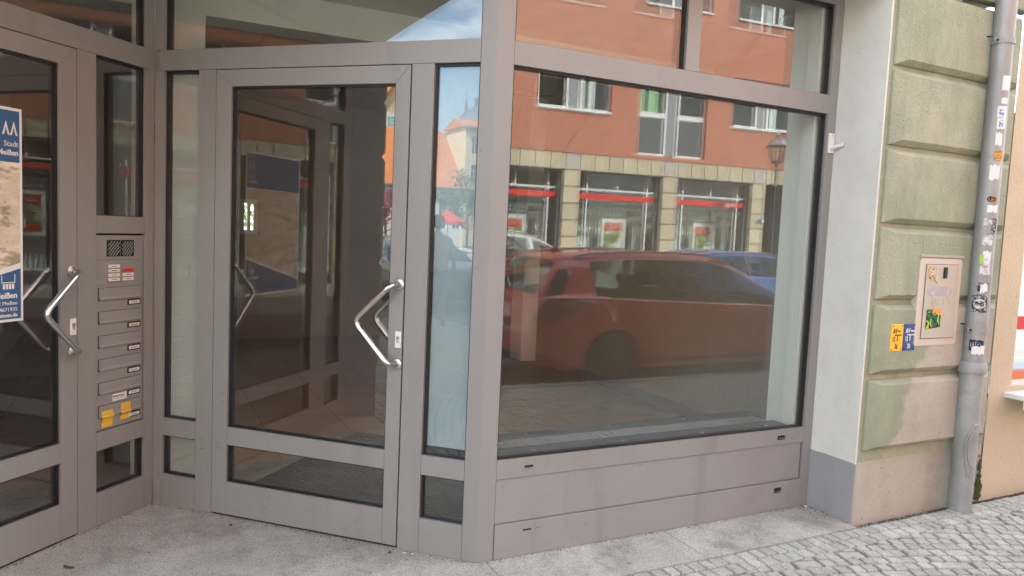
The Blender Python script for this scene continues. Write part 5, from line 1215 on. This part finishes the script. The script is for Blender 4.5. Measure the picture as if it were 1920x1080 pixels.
car('black_estate_car', 'black car at the near kerb further down the street behind the pedestrian', (-15.3, -3.75 - .92, -.13), M['blackpaint'], top=TOPW, belt=BELTW, g0=.7, g1=3.5, rails=False)
car('silver_car', 'silver car at the near kerb next beyond the black one', (-23.5, -3.85 - .92, -.13), M['greypaint'], top=TOPW, belt=BELTW, g0=.7, g1=3.5, rails=False)

# ================================================================== FAR END OF THE STREET (mirrored in the sidelight)
M['roof2'] = mat('orange_clay_roof', (.56, .20, .08), .85, var=.12, scale=.6, bump=.5, bscale=3); M['whitewall'] = mat('white_render', (.72, .74, .74), .9, var=.04); M['creamwall'] = mat('cream_render', (.66, .55, .36), .9, var=.04)
M['slate'] = mat('blue_grey_slate', (.14, .18, .24), .7, var=.1)
def house(name, label, x, y0, y1, depth, ze, zr, wall, roof, wins_, gable=False, hip=0):
    """front faces +x"""
    t = thing(name, label, 'house', (x, (y0 + y1) / 2, 0)); fr = lambda u, d, z: Vector((x - d, u, z))
    facade2(t, fr, y0, y1, -.1, ze, wins_, wall, .2)
    for k, (a, b) in enumerate(((y0, y0 + .15), (y1 - .15, y1))): box1('side_wall', fr, a, b, -.1, ze, .01, depth, wall, t)
    for w_ in wins_:
        a, b, c, e = w_[:4]; wn_ = box1('window', fr, a, b, c, e, .18, .2, M['darkglass'], t)
        mb = MB()
        for q in ((a, a + .06, c, e), (b - .06, b, c, e), ((a + b) / 2 - .03, (a + b) / 2 + .03, c, e), (a + .06, b - .06, c + (e - c) * .6, c + (e - c) * .6 + .05)): mb.box(fr, *q, .12, .18)
        mb.build('window_frame', M['wframe'], wn_)
    if gable:
        MB().prism([fr(y0, 0, ze), fr(y1, 0, ze), fr((y0 + y1) / 2, 0, zr)], (-.2, 0, 0)).build('gable', wall, t)
        MB().prism([fr(y0 - .4, -.3, ze - .3), fr((y0 + y1) / 2, -.3, zr + .1), fr((y0 + y1) / 2, -.3, zr + .4), fr(y0 - .6, -.3, ze - .2)], (-depth, 0, 0)).build('roof', roof, t)
        MB().prism([fr(y1 + .4, -.3, ze - .3), fr((y0 + y1) / 2, -.3, zr + .1), fr((y0 + y1) / 2, -.3, zr + .4), fr(y1 + .6, -.3, ze - .2)], (-depth, 0, 0)).build('roof', roof, t)
    else:
        MB().add([fr(y0 - .3, -.4, ze), fr(y1 + .3, -.4, ze), fr(y1 + .3 - hip, depth / 2, zr), fr(y0 - .3 + hip, depth / 2, zr), fr(y0 - .3, depth + .4, ze), fr(y1 + .3, depth + .4, ze)], [(0, 1, 2, 3), (4, 5, 2, 3), (0, 3, 4), (1, 2, 5), (0, 1, 5, 4)]).build('roof', roof, t)
        mb = MB().box(fr, y0 - .35, y1 + .35, ze - .15, ze, -.45, -.02); mb.build('eaves', M['midgrey'], t)
    return t, fr
wh, fr = house('white_house', 'long white house with a big orange tiled roof at the far end of the street', -56, -36, -14, 9, 5.0, 10.3, M['whitewall'], M['roof2'], [(y, y + .75, 1.5, 3.9) for y in (-34, -31.5, -29, -26.7, -25.2, -23.9, -21.2, -18.4, -16)])
house('cream_tower_house', 'tall narrow cream house rising in front of the orange roof', -55.7, -31, -25.3, 4.2, 10.4, 11.3, M['creamwall'], M['roof2'], [(-26.5, -25.9, z, z + 1.5) for z in (5.6, 8.1)] + [(-28, -27.3, z, z + 1.5) for z in (5.4, 7.9)])
gb, gfr = house('gabled_house', 'yellow gabled house with a turquoise banner behind the white house', -72, -30, -20, 9, 10.4, 17, M['creamwall'], M['roof2'], [(-27, -26, 8, 9.6)], gable=True)
bn = thing('banner', 'turquoise lettered white banner hung on the yellow gable', 'banner', (-71.9, -24, 12)); box1('banner_sheet', gfr, -26.8, -23.1, 10.7, 13.3, -.12, -.08, M['paper'], bn)
M['turq'] = plain('turquoise_print', (.05, .45, .5), .6)
text('MEI', 1.3, (-71.86, -25.6, 12.0), (0, 1, 0), UP, M['turq'], bn, bold=.02); text('2', .8, (-71.86, -24.3, 11.0), (0, 1, 0), UP, M['turq'], bn, bold=.02)
tw = thing('domed_tower', 'distant slate domed tower with a thin spire above the roofs', 'tower', (-110, -53, 0))
box1('tower_shaft', world_fr, -113, -107, 0, 18.5, -56, -49.6, M['creamwall'], tw)
MB().tube([(-110, -52.8, z) for z in (18.5, 19.2, 20.5, 21.6, 22.0, 23.2, 24.0, 26.5)], [4.0, 4.1, 3.4, 1.8, 1.2, 1.3, .5, .05], 12).build('dome', M['slate'], tw, smooth=True)
MB().tube([(-110, -49.9, 18.5), (-110, -49.9, 20), (-110, -49.9, 24)], [.5, .45, .04], 8).build('spire', M['slate'], tw)
house('yellow_house', 'pale yellow terraced house on the near side further down the street', -38, -9.0, -2.0, 9, 8, 11, M['creamwall'], M['roof2'], [(y, y + .9, z, z + 1.5) for y in (-8, -5.8, -3.6) for z in (1.2, 4.6)])
# trees
def tree(name, label, x, y, h, cr, cz, leafm, n=2600, ls=.09, seed=1, group=None, sq=1):
    rn = random.Random(seed); t = thing(name, label, 'tree', (x, y, 0))
    M['bark'] = M.get('bark') or mat('bark', (.09, .065, .045), .9, var=.3, scale=12, bump=1, bscale=30)
    mb = MB().tube([(x, y, -.05), (x + .03, y, h * .3), (x - .02, y + .03, h * .6), (x, y, h * .85)], [.09, .07, .05, .02], 8)
    tips = []
    for k in range(13):
        a = rn.uniform(0, 6.28); z0 = h * rn.uniform(.3, .7); e = Vector((x + cr * .75 * math.cos(a), y + cr * .75 * math.sin(a), z0 + rn.uniform(.2, .5) * cr + .2)); tips.append(e)
        mb.tube([(x, y, z0), ((x + e.x) / 2, (y + e.y) / 2, z0 + (e.z - z0) * .35), e], [.035, .025, .008], 6)
    mb.build('trunk', M['bark'], t, smooth=True)
    cl = [Vector((x + rn.gauss(0, cr * .42), y + rn.gauss(0, cr * .42), cz + rn.gauss(0, cr * .38 * sq))) for _ in range(22)] + tips
    m_ = MB()
    for i in range(n):
        c = rn.choice(cl); p = c + Vector((rn.gauss(0, cr * .16), rn.gauss(0, cr * .16), rn.gauss(0, cr * .13))); a = Vector((rn.gauss(0, 1), rn.gauss(0, 1), rn.gauss(0, 1))).normalized(); b = a.orthogonal().normalized(); s = ls * rn.uniform(.6, 1.3)
        m_.add([p - a * s, p + b * s * .5, p + a * s, p - b * s * .5], [(0, 1, 2, 3)])
    m_.build('crown', leafm, t, recalc=False); return t
M['leafg'] = mat('spring_leaves', (.09, .17, .05), .6, var=.3, scale=3, island=.35); M['blossom'] = mat('pink_blossom', (.6, .33, .36), .7, var=.2, scale=3, island=.3)
tree('cherry_tree', 'pink blossoming cherry tree by the pavement down the street', -35, -11.3, 3.6, 1.0, 2.6, M['blossom'], 2400, .07, 3)
tree('linden_tree', 'loose young green tree before the white house', -33, -15.2, 4.4, 1.5, 3.1, M['leafg'], 2600, .09, 4)
tree('linden_tree', 'second young green tree further along the square', -40, -20.5, 4.6, 1.6, 3.3, M['leafg'], 2200, .1, 6)
pa = thing('parasol', 'red cafe parasol on the square before the white house', 'parasol', (-30, -12.75, 0))
MB().tube([(-30, -12.75, 0), (-30, -12.75, 2.35)], .025, 8).build('pole', M['steel2'], pa)
n = 8; MB().add([Vector((-30, -12.75, 2.4))] + [Vector((-30 + 1.0 * math.cos(k * math.pi / 4), -12.75 + 1.0 * math.sin(k * math.pi / 4), 1.88)) for k in range(n)] + [Vector((-30 + 1.0 * math.cos(k * math.pi / 4), -12.75 + 1.0 * math.sin(k * math.pi / 4), 1.72)) for k in range(n)], [(0, 1 + k, 1 + (k + 1) % n) for k in range(n)] + [(1 + k, 1 + (k + 1) % n, 9 + (k + 1) % n, 9 + k) for k in range(n)]).build('canopy', M['redprint'], pa, recalc=False)
M['iron'] = M['iron']
for i in range(3):
    tb = thing('cafe_table', ('white cafe table nearest the railing post', 'middle white cafe table behind the railing', 'outermost white cafe table towards the road')[i], 'table', (-22.4 - i * 1.7, -10.6 - i * .5, 0)); x, y = tb.location.x, tb.location.y
    MB().tube([(x, y, .70), (x, y, .73)], .36, 18).build('table_top', M['white'], tb); MB().tube([(x, y, -.02), (x, y, .02), (x, y, .05), (x, y, .70)], [.22, .2, .03, .03], 10).build('table_leg', M['steel2'], tb)
fe = thing('railing', 'thin dark iron railing round the cafe tables', 'railing', (-20.5, -10.6, 0))
MB().tube([(-20.4, -9.2, .95), (-20.6, -12.4, .95)], .015, 6).build('top_rail', M['iron'], fe); MB().tube([(-20.4, -9.2, .12), (-20.6, -12.4, .12)], .012, 6).build('bottom_rail', M['iron'], fe)
for k in range(17):
    MB().tube([(-20.4 - .0125 * k, -9.2 - .2 * k, -.02), (-20.4 - .0125 * k, -9.2 - .2 * k, .95)], .009, 5).build('baluster', M['iron'], fe)

# ================================================================== PEDESTRIAN (mirrored in the sidelight)
def person(x, y, face):
    t = thing('person', 'pedestrian in a grey patterned top with one arm reaching forward', 'person', (x, y, 0))
    M['skin'] = plain('skin', (.55, .36, .27), .6); M['hair'] = plain('dark_hair', (.02, .015, .012), .7); M['top'] = mat('grey_patterned_top', (.50, .50, .49), .9, var=.3, scale=30); M['trousers'] = plain('blue_grey_trousers', (.16, .19, .24), .9)
    c, s = math.cos(face), math.sin(face)
    def W_(f, l, z): return (f * c - l * s, f * s + l * c, z)
    V = [(0, 0, .98, .13), (0, 0, 1.15, .125), (0, 0, 1.34, .15), (0, 0, 1.47, .06), (.01, 0, 1.56, .055),
         (.0, .11, .92, .085), (.03, .12, .50, .058), (-.02, .12, .09, .04), (.12, .13, .04, .035),
         (.0, -.11, .92, .085), (.06, -.12, .50, .058), (-.06, -.12, .09, .04), (.08, -.13, .04, .035),
         (0, .19, 1.40, .055), (.06, .25, 1.13, .042), (.30, .26, .97, .032), (.38, .26, .95, .03),
         (0, -.19, 1.40, .055), (-.03, -.24, 1.12, .042), (.06, -.25, .87, .032), (.08, -.25, .80, .03)]
    E_ = [(0, 1), (1, 2), (2, 3), (3, 4), (0, 5), (5, 6), (6, 7), (7, 8), (0, 9), (9, 10), (10, 11), (11, 12), (2, 13), (13, 14), (14, 15), (15, 16), (2, 17), (17, 18), (18, 19), (19, 20)]
    me = bpy.data.meshes.new('body'); me.from_pydata([W_(*v[:3]) for v in V], E_, []); o = bpy.data.objects.new('body', me); COL.objects.link(o)
    sk = o.modifiers.new('s', 'SKIN'); o.modifiers.new('u', 'SUBSURF').levels = 2
    for i, v in enumerate(V): me.skin_vertices[0].data[i].radius = (v[3] * (1.25 if i in (1, 2) else 1), v[3])
    me.skin_vertices[0].data[0].use_root = True; sk.use_smooth_shade = True
    dg = bpy.context.evaluated_depsgraph_get(); m2 = bpy.data.meshes.new_from_object(o.evaluated_get(dg)); bpy.data.objects.remove(o)
    for q in ('skin', 'top', 'trousers'): m2.materials.append(M[q])
    for p in m2.polygons:
        z = p.center.z; f = p.center.x * c + p.center.y * s; l = -p.center.x * s + p.center.y * c
        arm = abs(l) > .215 and z < 1.2
        p.material_index = 0 if (z > 1.47 or (arm and z < 1.13 and z > .7)) else (1 if z > .93 else 2); p.use_smooth = True
    b = bpy.data.objects.new('body', m2); COL.objects.link(b); b.parent = t
    mb = MB(); n = 16; rg_ = [(-.115, .02), (-.10, .055), (-.06, .078), (0, .09), (.05, .088), (.09, .065), (.115, .02)]
    vs = [Vector(W_(.02 + r_ * 1.1 * math.cos(2 * math.pi * k / n), r_ * .88 * math.sin(2 * math.pi * k / n), 1.66 + z)) + t.location for z, r_ in rg_ for k in range(n)]
    mb.add(vs, [(i * n + k, i * n + (k + 1) % n, (i + 1) * n + (k + 1) % n, (i + 1) * n + k) for i in range(len(rg_) - 1) for k in range(n)] + [tuple(range(n)), tuple((len(rg_) - 1) * n + k for k in range(n))])
    mb.build('head', M['skin'], t, smooth=True)
    hm = MB(); vs = [Vector(W_(.0 + (r_ + .016) * 1.08 * math.cos(2 * math.pi * k / n), (r_ + .014) * .9 * math.sin(2 * math.pi * k / n), 1.675 + z)) + t.location for z, r_ in [(-.10, .045), (-.05, .075), (0, .088), (.05, .088), (.09, .068), (.118, .02)] for k in range(n)]
    fs = [(i * n + k, i * n + (k + 1) % n, (i + 1) * n + (k + 1) % n, (i + 1) * n + k) for i in range(5) for k in range(n) if not (i < 3 and (k < 4 or k > 12))] + [tuple(5 * n + k for k in range(n))]
    hm.add(vs, fs).build('hair', M['hair'], t, smooth=True)
    fm = MB()
    fm.tube([t.location + Vector(W_(.115, 0, 1.67)), t.location + Vector(W_(.14, 0, 1.635)), t.location + Vector(W_(.115, 0, 1.63))], [.006, .014, .008], 8); fm.build('nose', M['skin'], t, smooth=True)
    for l_ in (-.03, .03): MB().tube([t.location + Vector(W_(.108, l_, 1.672)), t.location + Vector(W_(.114, l_, 1.672))], .009, 8).build('eye', M['hair'], t)
    MB().tube([t.location + Vector(W_(.108, -.02, 1.597)), t.location + Vector(W_(.113, 0, 1.595)), t.location + Vector(W_(.108, .02, 1.597))], .005, 6).build('mouth', M['maroon'], t)
    for l_, hx, hz, fw in ((.26, .38, .95, 1), (-.25, .08, .80, 0)):
        for k in range(4):
            a = t.location + Vector(W_(hx, l_ + (k - 1.5) * .018, hz)); d = (W_(.05, 0, -.02), W_(.035, 0, -.045)) if fw else (W_(.0, 0, -.06), W_(.015, 0, -.045))
            q1 = a + Vector(d[0]); q2 = q1 + Vector(d[1]) * (1 - .12 * abs(k - 1.2)); MB().tube([a, q1, q2], [.010, .009, .006], 8).build('finger', M['skin'], t, smooth=True)
        a = t.location + Vector(W_(hx - .01, l_ - .03, hz)); MB().tube([a, a + Vector(W_(.025, -.025, -.01)), a + Vector(W_(.05, -.025, -.03))], [.011, .010, .007], 8).build('thumb', M['skin'], t, smooth=True)
    return t
person(-7.6, -2.90, R_(205))
tree('courtyard_tree', 'green courtyard tree seen through the small rear window', -.6, 15, 5, 1.8, 2.2, M['leafg'], 3000, .1, 8)
# overhead cables
for k, (z, dx) in enumerate(((7.4, 0), (6.9, 1.5))):
    pts = [Vector((4 + dx + (6 + dx) * q / 12, YF - (YF + 11.9) * q / 12, z - 1.3 * (q / 12) * (1 - q / 12) * 1.2)) for q in range(13)]
    tag(MB().tube(pts, .008, 6).build('overhead_cable', M['black']), ('higher thin black cable slung across the street', 'lower thin black cable slung across the street')[k], 'cable')
